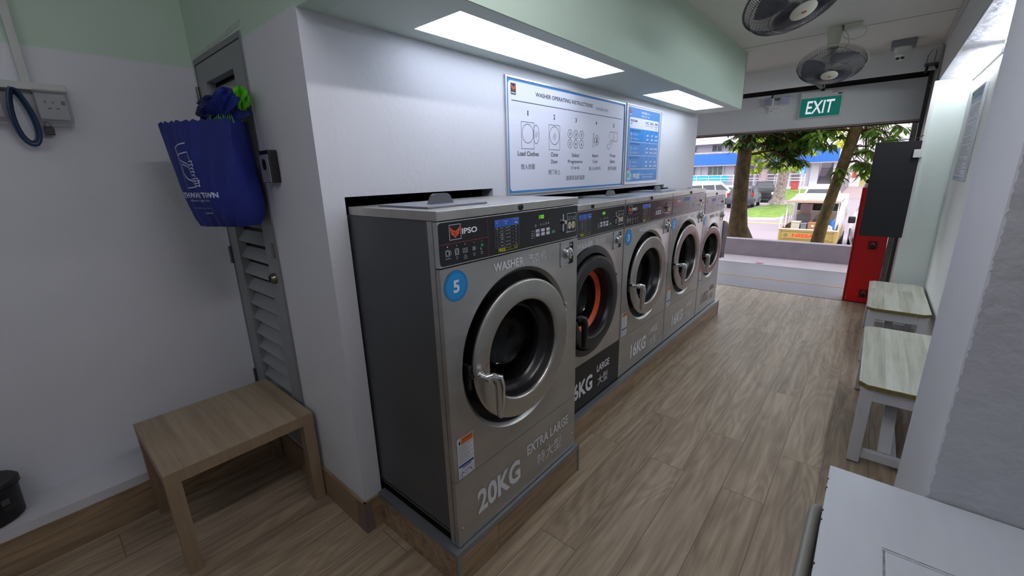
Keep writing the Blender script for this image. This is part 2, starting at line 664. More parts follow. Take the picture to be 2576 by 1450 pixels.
# base curbs
m = M().box(XL, -2.395, -2.6, YD, 0, 0.205)
struct(m.out('trim_1', mat('sill_white', '#d2d3da', 0.55, bump=0.06)), 'white painted ledge at the foot of the wall')
struct(M().box(-2.40, -2.391, -2.6, YD - 0.004, 0, 0.163).out('baseboard_left', M_vinylside), 'oak vinyl cove under the ledge')
m = M().box(-2.392, XW + 0.012, YD - 0.012, YD - 0.001, 0, 0.152)
struct(m.out('baseboard_back', mat('oak_vinyl_plain', '#8f7a60', 0.45, var=0.14, vscale=5, stretch=(1.5, 1.5, 14))), 'oak vinyl skirting along the door wall')
struct(M().box(XW, XW + 0.012, YD - 0.01, 0.79, 0, 0.152).out('baseboard_corner', M_vinylside), 'oak vinyl skirting around the corner')
struct(M().prism([(XW + 0.0125, YD - 0.0135, 0), (XW - 0.06, YD - 0.0135, 0), (XW - 0.05, YD - 0.0135, 0.150), (XW + 0.0125, YD - 0.0135, 0.150)], (0, 0.001, 0))
       .prism([(XW + 0.0135, YD - 0.013, 0), (XW + 0.0135, YD + 0.03, 0), (XW + 0.0135, YD + 0.02, 0.15), (XW + 0.0135, YD - 0.013, 0.15)], (-0.001, 0, 0))
       .out('trim_2', mat('grey_brown_corner', '#6f675f', 0.5)), 'grey-brown patch on the skirting corner')

# plinths under the washers
def plinth(x1, y0, y1, zt, label):
    r = thing('washer_plinth', label, 'plinth', (x1, y0, 0))
    m = M()
    m.box(XW + 0.001, x1 - 0.003, y0 + 0.003, y1 - 0.003, 0, zt - 0.024)
    m.out('vinyl_cladding', M_vinylside, r)
    e = M()
    t = 0.022
    e.box(x1 - 0.03, x1, y0, y1, zt - t, zt)
    e.box(XW, x1 - 0.03, y0, y0 + 0.035, zt - t, zt)
    e.box(x1 - 0.012, x1, y0, y0 + 0.012, 0, zt - t)
    e.box(x1 - 0.012, x1, y1 - 0.012, y1, 0, zt - t)
    e.out('edge_trim', M_trimgrey, r)
    M().box(XW, x1 - 0.03, y0 + 0.035, y1, zt - 0.035, zt - 0.012).out('deck', M_darkred, r)
    return r
plinth(-0.969, 0.782, 1.628, 0.158, 'low oak-clad plinth with grey metal edge under the 20KG washer')
plinth(-1.112, 1.632, 4.70, 0.150, 'long oak-clad plinth with grey metal edge under the four farther washers')

# right-hand side: pillar, recess, upper wall
m = M().box(0.203, 0.46, 1.292, 1.80, 0, ZC)
struct(m.out('wall_pillar', M_wall), 'white pillar beside the benches')
# rough plaster on the pillar face towards the desk, ragged at its left edge
random.seed(3)
pts = [(0.2045, 1.2885, 0), (1.7, 1.2885, 0), (1.7, 1.2885, ZC)]
z = ZC
while z > 0:
    pts.append((0.2045 + random.uniform(0, 0.0045), 1.2885, z)); z -= 0.006
struct(M().prism(pts, (0, 0.006, 0)).out('wall_right_front', M_rough), 'rough grey plaster wall behind the desk')
struct(M().box(0.46, 1.7, 1.296, 1.36, 0, ZC).out('wall_right_near', M_wall), 'wall behind the desk')
struct(M().box(0.46, 0.56, 1.36, 5.36, 0, ZC).out('wall_right', mat('recess_paint', '#dfe3df', 0.6, bump=0.08)), 'white back wall of the recess')
struct(M().box(0.262, 0.46, 5.25, 5.98, 0, 2.185).out('wall_recess_end', mat('recess_panel', '#d9e2dc', 0.5)), 'pale end wall of the recess')
struct(M().box(0.2445, 0.262, 5.25, 5.98, 0, 2.5).out('wall_jamb', mat('jamb_grey', '#8f8f8c', 0.6)), 'grey jamb beside the opening')
struct(M().box(0.258, 0.46, 1.80, 5.98, 2.185, ZC).out('wall_right_upper', mat('upper_wall', '#c9c8c4', 0.65, bump=0.1)), 'dull white wall above the recess')
struct(M().box(0.262, 0.459, 1.801, 5.249, 2.172, 2.184).out('ceiling_recess', M_stucco), 'stuccoed underside above the recess')
struct(M().box(0.236, 0.262, 5.225, 5.249, 0, 2.17).box(0.236, 0.459, 5.235, 5.249, 2.155, 2.171).out('trim_3', M_white), 'white edge strip framing the recess end')
struct(M().box(0.236, 0.258, 1.80, 5.395, ZC - 0.03, ZC).box(0.246, 0.258, 1.80, 5.395, ZC - 0.055, ZC - 0.03).out('trim_4', mat('cornice', '#c4c3bf', 0.6)), 'cornice above the recess')
# upper beam, opening header and shutter housing
struct(M().box(-4.2, 0.2445, 5.395, 5.412, 2.283, 2.62).out('wall_beam', mat('beam_paint', '#dfe0e0', 0.65, bump=0.06)), 'pale beam above the shutter slot')
struct(M().box(-4.2, 0.2445, 5.385, 5.395, 2.462, 2.47).box(-4.2, 0.2445, 5.375, 5.395, 2.487, 2.5).out('trim_5', M_ceil), 'thin moulding on the beam')
struct(M().box(-4.2, 0.214, 5.85, 5.90, 1.921, 2.296).out('wall_header', mat('header_paint', '#dde0df', 0.6, bump=0.05)), 'pale header panel over the opening')
struct(M().box(-4.2, 0.214, 5.846, 5.91, 1.905, 1.921).out('trim_6', mat('header_lip', '#8e7c76', 0.6)), 'brown-grey lip under the header')
struct(M().box(-4.2, 0.22, 5.905, 5.95, 1.895, 1.908).out('trim_7', mat('shutter_rail', '#3b2f2c', 0.6)), 'dark shutter rail')
m = M().box(-4.2, 0.2445, 6.0, 6.05, 2.1, 2.62).box(-4.2, 0.2445, 5.412, 6.05, 2.6, 2.64)
m.box(-4.2, 0.2445, 5.93, 5.99, 2.27, 2.46)
struct(m.out('wall_shutter_box', mat('shutter_housing', '#29221f', 0.7, var=0.3, vscale=9)), 'dark slot of the roller shutter')
struct(M().box(0.216, 0.2445, 5.84, 5.92, 0, 2.45).out('trim_8', mat('shutter_guide', '#4a4340', 0.55)), 'dark vertical shutter guide')
struct(M().box(0.176, 0.216, 6.0, 6.12, 0, 2.3).out('trim_9', mat('raw_concrete_edge', '#7d7b76', 0.85, var=0.2, vscale=25)), 'raw concrete strip beside the red cabinet')
struct(M().box(0.216, 0.2445, 5.93, 6.12, 0, 2.3).out('trim_10', mat('jamb_white', '#bfc2c2', 0.6)), 'white strip beside the shutter guide')
# enclosure behind the viewpoint
struct(M().box(XL, 1.7, -2.7, -2.6, 0, ZC).out('wall_rear', M_wall), 'white wall behind the viewpoint')
struct(M().box(1.6, 1.7, -2.6, 1.29, 0, ZC).out('wall_right_rear', M_wall), 'white wall right of the viewpoint')
struct(M().box(-4.3, -4.2, 4.7, 6.0, 0, 2.6).out('wall_far_left', M_wall), 'wall beyond the last washer')
struct(M().box(-4.2, XW - 0.081, 4.76, 4.84, 0, ZC).out('wall_side_bay', M_wall), 'white wall at the end of the washer bay')
# ceiling board joint
struct(M().box(-1.06, 0.236, 4.38, 4.386, ZC - 0.0015, ZC + 0.01).out('trim_11', mat('joint_line', '#8f8f8b', 0.7)), 'board joint line in the ceiling')

struct(M().box(-2.62, -1.57, 0.8, 0.815, 0, 2.2).out('cupboard_dark_sheet', M_dark), 'near-black sheet behind the louvred door, standing for the unlit cupboard')  # added to stop stray light; its black stands for the cupboard's shade
# ---- lamps
def panel_lamp(x0, x1, y0, y1, label):
    r = thing('flat_panel_light', label, 'ceiling light', ((x0 + x1) / 2, (y0 + y1) / 2, ZS))
    M().box(x0 + 0.004, x1 - 0.004, y0 + 0.004, y1 - 0.004, ZS + 0.012, ZS + 0.02).out(
        'diffuser', mat('led_diffuser', '#ffffff', 0.5, emit='#e4ecff', estr=PANEL_L), r)
    f = M()
    f.box(x0, x1, y0, y0 + 0.004, ZS + 0.001, ZS + 0.05); f.box(x0, x1, y1 - 0.004, y1, ZS + 0.001, ZS + 0.05)
    f.box(x0, x0 + 0.004, y0, y1, ZS + 0.001, ZS + 0.05); f.box(x1 - 0.004, x1, y0, y1, ZS + 0.001, ZS + 0.05)
    f.out('frame', M_white, r)
panel_lamp(-1.395, -1.138, 1.10, 2.322, 'long flat LED panel in the bulkhead above the 20KG washer')
panel_lamp(-1.385, -1.132, 3.10, 4.25, 'flat LED panel in the bulkhead farther along, nearer the exit')

def batten(x, z, y0, y1, L, label, name='batten_light'):
    r = thing(name, label, 'tube light', (x, (y0 + y1) / 2, z))
    M().box(x + 0.008, x + 0.024, y0, y1, z - 0.014, z + 0.014, 0.003).out('batten_body', M_white, r)
    M().tube([(x, y0 + 0.004, z), (x, y1 - 0.004, z)], 0.0125, 12).out(
        'tube', mat('tube_glow_%g' % L, '#ffffff', 0.4, emit='#f0f6ff', estr=L), r)
    return r
batten(0.437, 2.15, 4.05, 5.2, TUBE_L, 'slim glowing LED tube at the top of the recess over the benches')
batten(0.437, 2.15, 2.45, 3.80, TUBE_L, 'unseen fill tube added in the recess behind the pillar')  # extra tube added out of sight for more light in the aisle
def rear_fill(x, y, label, L):  # unseen ceiling lamps added to raise the room brightness
    r = thing('fill_batten', label, 'tube light', (x, y, ZC))
    M().box(x - 0.02, x + 0.02, y - 0.6, y + 0.6, ZC - 0.03, ZC - 0.001).out('batten_body', M_white, r)
    M().box(x - 0.02, x + 0.02, y - 0.59, y + 0.59, ZC - 0.06, ZC - 0.031).out(
        'tube', mat('rear_glow_%g' % L, '#ffffff', 0.4, emit='#f4f6ff', estr=L), r)
rear_fill(-0.45, -0.95, 'unseen fill batten added behind the viewpoint, nearer the aisle', FILL_L * 2.5)
r = thing('aisle_fill_tube', 'unseen fill tube added over the aisle, above the picture', 'tube light', (-0.40, 0.75, ZC))  # added above the frame to brighten ceiling, bulkhead and washer fronts
M().box(-0.42, -0.38, 0.15, 1.35, ZC - 0.10, ZC - 0.06).box(-0.405, -0.395, 0.4, 0.41, ZC - 0.06, ZC - 0.001).box(-0.405, -0.395, 1.09, 1.1, ZC - 0.06, ZC - 0.001).out('batten_body', M_white, r)
M().tube([(-0.40, 0.17, ZC - 0.125), (-0.40, 1.33, ZC - 0.125)], 0.014, 12).out('tube', mat('aisle_glow', '#ffffff', 0.4, emit='#fbf7ff', estr=AISLE_FILL_L), r)
rear_fill(-1.75, -0.95, 'unseen fill batten added behind the viewpoint, nearer the socket wall', FILL_L)

# ---- louvred cupboard door
d = bpy.data.objects.new('door_1', None); COL.objects.link(d); d.location = (-2.266, YD, 0.165); d['_o'] = (-2.266, YD, 0.165)
d['kind'] = 'structure'; d['label'] = 'narrow grey louvred metal door'
fx0, fx1, fz0, fz1 = -2.576, -1.957, 0.167, 2.062
m = M()
m.box(fx0, fx0 + 0.012, YD - 0.006, YD + 0.05, fz0, fz1); m.box(fx1 - 0.012, fx1, YD - 0.006, YD + 0.05, fz0, fz1)
m.box(fx0 + 0.012, fx1 - 0.012, YD - 0.006, YD + 0.05, fz1 - 0.022, fz1)
m.out('door_frame', mat('door_frame_grey', '#7b7f82', 0.5), d)
m = M()
lx0, lx1 = -2.560, -1.972
sx0, sx1 = -2.451, -2.088
y0, y1 = YD - 0.004, YD + 0.034
zt, zb, zlt, zlb = 2.036, 0.17, 1.95, 0.36
m.box(lx0, sx0, y0, y1, zb, zt); m.box(sx1, lx1, y0, y1, zb, zt)
m.box(sx0, sx1, y0, y1, zlt, zt); m.box(sx0, sx1, y0, y1, zb, zlb)
m.out('door_leaf', M_greydoor, d)
m = M()
n = 19
for i in range(n):
    z = zlb + (zlt - zlb) * (i + 0.5) / n
    if 0 < i < 0: continue
    m.prism([(sx0, y0 + 0.006, z - 0.026), (sx0, y0 + 0.009, z - 0.030), (sx0, y1 + 0.006, z + 0.022), (sx0, y1 + 0.003, z + 0.026)], (sx1 - sx0, 0, 0))
m.out('louvre_slats', mat('door_slat_paint', '#96999b', 0.5), d)
M().box(sx0, sx1, y1 + 0.012, y1 + 0.02, zlb, zlt).out('louvre_backing', mat('slat_back', '#2d2f31', 0.7), d)
for z in (1.90, 1.128, 0.42):
    M().cyl((-2.566, YD - 0.012, z - 0.045), (-2.566, YD - 0.012, z + 0.045), 0.007, n=10).box(-2.585, -2.566, YD - 0.010, YD - 0.006, z - 0.045, z + 0.045)\
        .out('hinge', mat('hinge_steel', '#6c6a66', 0.4, 0.8), d)
lk = M().lathe((-2.035, YD - 0.004, 1.071), (0, -1, 0), [(0.024, 0), (0.024, 0.012), (0.019, 0.022), (0, 0.022)], 24).out('door_lock', mat('lock_brass', '#8a8478', 0.3, 0.9), d)
M().box(-2.038, -2.032, YD - 0.030, YD - 0.022, 1.058, 1.084).out('keyhole', M_black, lk)
M().box(-2.005, -1.985, YD - 0.010, YD - 0.002, 1.17, 1.235).out('strike_plate', mat('strike', '#86837c', 0.4, 0.7), d)
# ragged chip in the paint over the frame
M().prism([(fx0 + 0.0, YD - 0.0015, 2.066), (fx0 + 0.3, YD - 0.0015, 2.069), (fx1 + 0.004, YD - 0.0015, 2.078), (fx1 + 0.008, YD - 0.0015, 2.098), (fx0 + 0.35, YD - 0.0015, 2.086), (fx0 - 0.004, YD - 0.0015, 2.078)], (0, 0.0015, 0))\
    .out('patched_plaster', mat('plaster_patch', '#bcc9bf', 0.8, var=0.15, vscale=40), d)

# ---- lever box (dispenser) on the wall
r = thing('wall_dispenser', 'small black wall unit with grey oval front strip beside the louvred door', 'dispenser', (-1.888, YD, 1.555))
M().box(-1.889, -1.800, YD - 0.034, YD - 0.001, 1.494, 1.617, 0.005).out('housing', M_black, r)
M().box(-1.886, -1.806, YD - 0.037, YD - 0.034, 1.496, 1.600).out('front_strip', mat('grey_strip', '#83868e', 0.5), r, label='grey front strip')
dd = D((-1.846, YD - 0.0373, 1.566), (1, 0, 0), (0, 0, 1), (0, -1, 0))
dd.rect(-0.018, 0.018, -0.024, 0.018, r=0.015); dd.out('oval_window', M_black, r)

# ---- side table
tx0, tx1, ty0, ty1, tz = -2.388, -1.838, 0.147, 0.700, 0.462
r = thing('side_table', 'square oak-look side table with thick legs beneath the louvred door', 'table', ((tx0 + tx1) / 2, (ty0 + ty1) / 2, 0))
M_top = plank_floor('table_oak', '#877863', '#9a8a73', '#a99a83', bw=3.0, bh=0.105, rough=0.5, axis='X', seam=0.0, swirl=False)
M_leg = mat('table_oak_leg', '#937f66', 0.5, var=0.12, vscale=7, stretch=(9, 9, 1))
tt = M().box(tx0, tx1, ty0, ty1, tz - 0.05, tz - 0.0005, 0.001).out('tabletop', M_leg, r)
M().box(tx0 + 0.001, tx1 - 0.001, ty0 + 0.001, ty1 - 0.001, tz - 0.0006, tz).out('top_veneer', M_top, tt)
for (a, b) in ((tx0, ty0), (tx1 - 0.05, ty0), (tx0, ty1 - 0.05), (tx1 - 0.05, ty1 - 0.05)):
    M().box(a + 0.0008, a + 0.0492, b + 0.0008, b + 0.0492, 0, tz - 0.0505).out('leg', M_leg, r)

# ---- black tub on the ledge
r = thing('lidded_tub', 'round black plastic tub with lid standing on the white ledge', 'bin', (-2.515, -0.335, 0.205))
M().lathe((-2.515, -0.335, 0.205), (0, 0, 1), [(0, 0), (0.088, 0), (0.096, 0.008), (0.100, 0.14), (0, 0.14)], 40, sx=1.15).out('tub', M_black, r)
M().lathe((-2.515, -0.335, 0.342), (0, 0, 1), [(0.104, 0), (0.107, 0.004), (0.107, 0.022), (0.100, 0.030), (0, 0.032)], 40, sx=1.15).out('lid', M_black, r)
dd = D((-2.416, -0.262, 0.31), (-0.5, 0.86, 0), (0, 0, 1), (0.86, 0.5, 0), off=0.006)
dd.rect(-0.012, 0.012, -0.008, 0.016); dd.out('label_patch', mat('grey_label', '#4c5052', 0.5), r)
dd = D((-2.416, -0.262, 0.31), (-0.5, 0.86, 0), (0, 0, 1), (0.86, 0.5, 0), off=0.006)
dd.line((-0.012, -0.022), (0.026, -0.022), 0.002).line((-0.012, -0.030), (0.02, -0.030), 0.002); dd.out('print_lines', mat('grey_label', '#4c5052'), r)

# ---- sockets, trunking, cable, padlock on the left wall
M_trunk = mat('trunking_white', '#c3c8c4', 0.5)
o = M().box(XL, XL + 0.03, 0.132, 0.156, 1.895, ZC).out('cable_trunking', M_trunk, origin=(XL, 0.14, 1.9))
tag(o, 'vertical white cable trunking running up the wall to the ceiling', 'trunking')
r = thing('socket_outlet', 'white wall outlet strip with two clear weatherproof covers and a blue cable', 'power outlet', (XL, 0.10, 1.82))
M().box(XL, XL + 0.045, -0.16, 0.249, 1.868, 1.895, 0.002).out('trunking_box', M_trunk, r)
M_clear = mat('clear_plastic', '#a9adb2', 0.12, alpha=0.35, spec=0.9)
for k, yc in enumerate((0.20, 0.02)):
    b = M().box(XL, XL + 0.022, yc - 0.043, yc + 0.043, 1.765, 1.864, 0.003).out('socket_plate', mat('socket_plate', '#b4b6b8', 0.4), r)
    dd = D((XL + 0.0226, yc, 1.815), (0, 1, 0), (0, 0, 1), (1, 0, 0))
    dd.rect(-0.022, -0.016, 0.010, 0.020).rect(0.0, 0.006, 0.010, 0.018).rect(-0.016, -0.004, -0.012, -0.006).rect(0.008, 0.018, -0.012, -0.006)
    dd.rect(0.026, 0.038, 0.006, 0.022)
    dd.out('socket_slots', M_black, b)
    M().box(XL + 0.002, XL + 0.062, yc - 0.050, yc + 0.050, 1.748, 1.872, 0.008).out('clear_cover', M_clear, r)
    M().box(XL + 0.02, XL + 0.055, yc - 0.046, yc + 0.046, 1.735, 1.747, 0.004).out('cover_hinge', M_clear, r)
M_cable = mat('blue_cable', '#1a3556', 0.35)
pts = []
for t in range(0, 3 * 24):
    a = 2 * pi * t / 24
    k = t / 24.0
    pts.append((XL + 0.028 + 0.010 * k, 0.110 + (0.021 + 0.004 * k) * sin(a) * (1 - 0.25 * cos(a)) - 0.006 * cos(a), 1.765 + (0.088 + 0.007 * k) * cos(a)))
M().tube(pts, 0.0055, 8).out('coiled_cable', M_cable, r, label='blue coiled cable')
pl_ = thing('padlock', 'small black padlock hanging under the clear socket cover', 'padlock', (XL + 0.03, 0.170, 1.72))
M().box(XL + 0.022, XL + 0.036, 0.156, 0.184, 1.703, 1.732, 0.002).out('lock_body', M_black, pl_)
M().tube([(XL + 0.029, 0.162 + 0.008 * (1 - cos(a)), 1.732 + 0.022 * sin(a) ** 0.5 if 0 < a < pi else 1.732) for a in [pi * i / 10 for i in range(11)]], 0.0022, 6).out('shackle', M_chrome, pl_)

# ================================================================== WASHERS
def plate_with_hole(m, xf, y0, y1, z0, z1, yc, zc, prof, N=96):
    """front plate at x=xf with a round opening; prof = [(radius, depth)] outwards in"""
    angs = [2 * pi * i / N for i in range(N)]
    for cy, cz in ((y0, z0), (y1, z0), (y1, z1), (y0, z1)):
        a = atan2(cz - zc, cy - yc) % (2 * pi)
        k = min(range(N), key=lambda i: min(abs(angs[i] - a), 2 * pi - abs(angs[i] - a)))
        angs[k] = a
    rings = []
    outer = []
    for a in angs:
        c, s_ = cos(a), sin(a)
        t = 1e9
        if c > 1e-9: t = min(t, (y1 - yc) / c)
        if c < -1e-9: t = min(t, (y0 - yc) / c)
        if s_ > 1e-9: t = min(t, (z1 - zc) / s_)
        if s_ < -1e-9: t = min(t, (z0 - zc) / s_)
        outer.append((xf, yc + c * t, zc + s_ * t))
    back = [(xf - 0.02, p[1], p[2]) for p in outer]
    rings = [back, outer] + [[(xf + d, yc + r * cos(a), zc + r * sin(a)) for a in angs] for r, d in prof]
    vs = [p for R_ in rings for p in R_]
    flat, sm = [], []
    for j in range(len(rings) - 1):
        for i in range(N):
            i2 = (i + 1) % N
            (flat if j < 2 else sm).append((j * N + i, j * N + i2, (j + 1) * N + i2, (j + 1) * N + i))
    m.add(vs, flat, False)
    # share vertices so the shading stays clean: separate strip for the curved part
    m.add(vs[2 * N:], [[q - 2 * N for q in f] for f in sm], True)
    return m


def washer(num, y0, y1, xf, zb, zs, zq, zc_, zt, yc, zcen, rE, kg, size, cn, label, dark_door=False, black_kick=False,
           swing=3.0, ink=None, shown='100', keys=True, dyW=0.0):
    w = y1 - y0
    q = w / 0.798
    r = thing('washing_machine', label, 'washing machine', (xf - 0.35, (y0 + y1) / 2, zb))
    g = 0.003
    a, b = y0 + g, y1 - g
    xb = xf - 0.78
    k = min(rE / 0.33, 1.0)
    ink = ink or M_silver
    # cabinet with a hollow for the drum
    c = M()
    c.box(xb, xf - 0.022, a, a + 0.012, zb + 0.05, zc_); c.box(xb, xf - 0.022, b - 0.012, b, zb + 0.05, zc_)
    c.box(xb, xb + 0.01, a, b, zb + 0.05, zc_)
    c.box(xb, xf - 0.022, a, b, zb + 0.04, zb + 0.055)
    c.out('side_panels', M_side, r, label='charcoal grey side panels')
    M().box(xb + 0.012, XW, a + 0.013, b - 0.013, zc_ - 0.03, zc_ - 0.002).out('rear_dark_top', M_dark, r)  # near-black top puts the darkness of the wall slot into the colour
    M().box(xb + 0.03, xf - 0.10, a + 0.03, b - 0.03, zb, zb + 0.04).out('base_frame', M_dark, r)
    M().box(xf - 0.045, xf - 0.0215, a - 0.001, a + 0.02, zb, zc_).out('corner_post', M_steel, r)
    M().box(xf - 0.045, xf - 0.0215, b - 0.02, b + 0.001, zb, zc_).out('corner_post', M_steel, r)
    # front
    f = M()
    plate_with_hole(f, xf, a, b, zs + 0.002, zq - 0.004, yc, zcen,
                    [(rE + 0.003 * k, 0), (rE, 0.0012), (rE - 0.005 * k, 0.0005), (rE - 0.009 * k, -0.004), (0.311 * k, -0.012), (0.309 * k, -0.03), (0.308 * k, -0.06)])
    f.out('front_panel', M_steel, r)
    M().box(xf - 0.02, xf, a, b, zb, zs - 0.001, 0.0015).out('kick_panel', M_black if black_kick else M_steel, r,
                                                         label='black kick panel' if black_kick else None)
    # control panel
    M().box(xf - 0.02, xf + 0.001, a, b, zq, zc_ - 0.002, 0.001).out('control_fascia', M_frame, r)
    PC = (xf + 0.001, y0, 0)
    U, V, N = (0, 1, 0), (0, 0, 1), (1, 0, 0)
    cp = D(PC, U, V, N, off=0.0012)
    h = (zc_ - zq)
    zz = lambda t: zq + (t - 1.227) / 0.143 * h        # measured heights of the 20KG fascia
    yy = lambda t: (t - 0.806) * q
    cp.rect(yy(0.811), yy(1.597), zz(1.2315), zz(1.3655), r=0.012)
    cpo = cp.out('control_panel', M_blackg, r, label='black control panel')
    def DD(off=0.0020):
        return D(PC, U, V, N, off=off)
    # emblem
    o1, o2, o3 = DD(), DD(), DD()
    fox(o1, o2, yy(0.858), yy(0.899), zz(1.314), zz(1.352))
    o1.out('logo_head', M_logo, r)
    o2.out('logo_slits', M_blackg, r)
    o3.frame(yy(0.854), yy(0.903), zz(1.309), zz(1.3565), 0.0014)
    o3.text('IPSO', yy(0.907), yy(0.975), zz(1.3225), zz(1.341), bold=0.03)
    o3.out('brand_lettering', M_ink, r)
    o = DD()
    o.line((yy(0.812), zz(1.2985)), (yy(1.0245), zz(1.2985)), 0.0014).line((yy(1.0245), zz(1.364)), (yy(1.0245), zz(1.233)), 0.0014)
    o.out('red_lines', M_red, r)
    # instruction pictograms
    o = DD()
    cx = [0.843, 0.881, 0.917, 0.957, 0.993]
    for i in range(5):
        o.text(str(i + 1), yy(cx[i] - 0.0015), yy(cx[i] + 0.0015), zz(1.2875), zz(1.292))
    o.frame(yy(0.834), yy(0.850), zz(1.260), zz(1.280), 0.0010).ring(yy(0.842), zz(1.270), 0.0065, 0.0075, 0.0010, 16).ring(yy(0.8535), zz(1.270), 0.0035, 0.0070, 0.0010, 12)
    o.frame(yy(0.873), yy(0.889), zz(1.260), zz(1.280), 0.0010).ring(yy(0.881), zz(1.270), 0.0065, 0.0075, 0.0010, 16).line((yy(0.879), zz(1.267)), (yy(0.883), zz(1.273)), 0.001)
    for i in range(3):
        for j in range(2):
            o.ring(yy(0.909 + 0.008 * i), zz(1.274 - 0.009 * j), 0.0030, 0.0036, 0.0007, 10)
    o.ring(yy(0.9585), zz(1.270), 0.005, 0.0065, 0.0009, 14).line((yy(0.952), zz(1.263)), (yy(0.952), zz(1.277)), 0.0012).text('$', yy(0.957), yy(0.960), zz(1.267), zz(1.273))
    o.ring(yy(0.989), zz(1.264), 0.0035, 0.004, 0.0009, 10)
    for i, t in enumerate(('Load Clothes', 'Close|Door', 'Select|Programme|(1 to 6)', 'Insert|Coin', 'Press|Start')):
        for j, s_ in enumerate(t.split('|')):
            hw = 0.0009 * len(s_)
            o.text(s_, yy(cx[i] - hw), yy(cx[i] + hw), zz(1.2515 - 0.0058 * j), zz(1.2555 - 0.0058 * j), res=1)
    o.out('pictograms', M_ink, r)
    o = DD(); o.rect(yy(0.989), yy(1.001), zz(1.2715), zz(1.2805)); o.out('green_pictogram', M_keyg, r)
    # programme table
    o = DD(); o.rect(yy(1.060), yy(1.191), zz(1.3255), zz(1.351)); o.out('table_head', M_tblue, r)
    o = DD(0.0026)
    zrows = [1.3255, 1.3165, 1.3055, 1.2925, 1.279, 1.2655, 1.254]
    M_rule = mat('grey_rule', '#8a8c96', 0.6)
    for z in zrows + [1.351]:
        o.line((yy(1.060), zz(z)), (yy(1.191), zz(z)), 0.0006)
    for y in (1.060, 1.083, 1.109, 1.1565, 1.191):
        o.line((yy(y), zz(1.351 if y != 1.109 else 1.3255)), (yy(y), zz(1.254)), 0.0006)
    o.out('table_rules', M_rule, r)
    o = DD(0.0028)
    o.text('Prog.', yy(1.064), yy(1.079), zz(1.344), zz(1.348), res=1).text('No.', yy(1.067), yy(1.076), zz(1.338), zz(1.342), res=1)
    o.text('Program', yy(1.108), yy(1.130), zz(1.3405), zz(1.3455), res=1).text('程序', yy(1.115), yy(1.123), zz(1.333), zz(1.337), res=1)
    o.text('Washer 洗衣机', yy(1.162), yy(1.187), zz(1.344), zz(1.348), res=1)
    o.text(kg.lower(), yy(1.166), yy(1.183), zz(1.330), zz(1.338), bold=0.02, res=2)
    rows = [('1', 'Normal', 'Cold Water 冷水', '35'), ('2', 'Normal', 'Hot Water 热水', '35'), ('3', 'Double Wash', 'Cold Water 冷水', '50'),
            ('4', 'Double Wash', 'Hot Water 热水', '50'), ('5', 'Delicate', 'Cold Water 冷水', '28'), ('6', 'Delicate', 'Hot Water 热水', '28')]
    for i, (t1, t2, t3, t4) in enumerate(rows):
        zm = (zrows[i] + zrows[i + 1]) / 2
        o.text(t1, yy(1.070), yy(1.073), zz(zm - 0.0022), zz(zm + 0.0022), res=1)
        ws = t2.split()
        for j, s_ in enumerate(ws):
            zo = zm + (0.003 if len(ws) > 1 and j == 0 else (-0.003 if len(ws) > 1 else 0))
            o.text(s_, yy(1.089), yy(1.103), zz(zo - 0.0018), zz(zo + 0.0018), res=1)
        o.text(t3, yy(1.114), yy(1.142), zz(zm - 0.002), zz(zm + 0.002), res=1)
        o.text(t4, yy(1.171), yy(1.176), zz(zm - 0.002), zz(zm + 0.002), res=1)
    o.out('table_print', M_ink, r)
    o = DD(0.0022)
    o.text('FREE', yy(1.076), yy(1.113), zz(1.238), zz(1.2505), bold=0.02)
    o.text('Detergent', yy(1.117), yy(1.148), zz(1.2455), zz(1.2505), res=1).text('and Softener', yy(1.117), yy(1.157), zz(1.2385), zz(1.243), res=1)
    o.text('免费洗衣剂', yy(1.160), yy(1.186), zz(1.2460), zz(1.2510), res=1).text('和柔顺剂', yy(1.160), yy(1.182), zz(1.2390), zz(1.2440), res=1)
    o.out('yellow_print', M_yellow, r)
    # display and keys
    o = DD(); o.rect(yy(1.311), yy(1.388), zz(1.330), zz(1.349)); dsp = o.out('display', M_dsp, r)
    if shown:
        o = DD(0.0026); o.text(shown, yy(1.314), yy(1.346), zz(1.332), zz(1.347), bold=0.01); o.out('display_digits', M_screen, r, label='lit green digits')
    kk = M(); lg = DD(0.0060)
    for i in range(3):
        for j in range(2):
            ya, za = 1.293 + 0.0345 * i, 1.2815 - 0.0155 * j
            kk.box(xf + 0.002, xf + 0.0055, y0 + yy(ya), y0 + yy(ya + 0.021), zz(za), zz(za + 0.0115), 0.0008)
            lg.text(str(i * 2 + j + 1), yy(ya + 0.0085), yy(ya + 0.0125), zz(za + 0.003), zz(za + 0.0085), res=1)
    kk.out('keys', M_key, r)
    lg.out('key_numerals', M_text, r)
    M().box(xf + 0.002, xf + 0.0055, y0 + yy(1.398), y0 + yy(1.421), zz(1.267), zz(1.278), 0.0008).out('start_key', M_keyg, r)
    o = DD()
    o.ring(yy(1.292), zz(1.308), 0.005, 0.005, 0.0008, 12).frame(yy(1.266), yy(1.285), zz(1.262), zz(1.290), 0.0007)
    o.text('START', yy(1.268), yy(1.283), zz(1.279), zz(1.282), res=1).text('启动', yy(1.270), yy(1.281), zz(1.270), zz(1.275), res=1)
    for i, y in enumerate((1.328, 1.345, 1.361, 1.377)):
        if i < 2:
            o.path([(yy(y - 0.0055), zz(1.314)), (yy(y - 0.004), zz(1.307)), (yy(y + 0.004), zz(1.307)), (yy(y + 0.0055), zz(1.314))], 0.0008)
        elif i == 2:
            o.ring(yy(y), zz(1.3105), 0.0045, 0.0045, 0.0009, 12)
        else:
            o.poly([(yy(y), zz(1.317)), (yy(y - 0.003), zz(1.308)), (yy(y + 0.003), zz(1.308))])
    # coin instruction frame
    o.frame(yy(1.512), yy(1.584), zz(1.256), zz(1.3365), 0.0014)
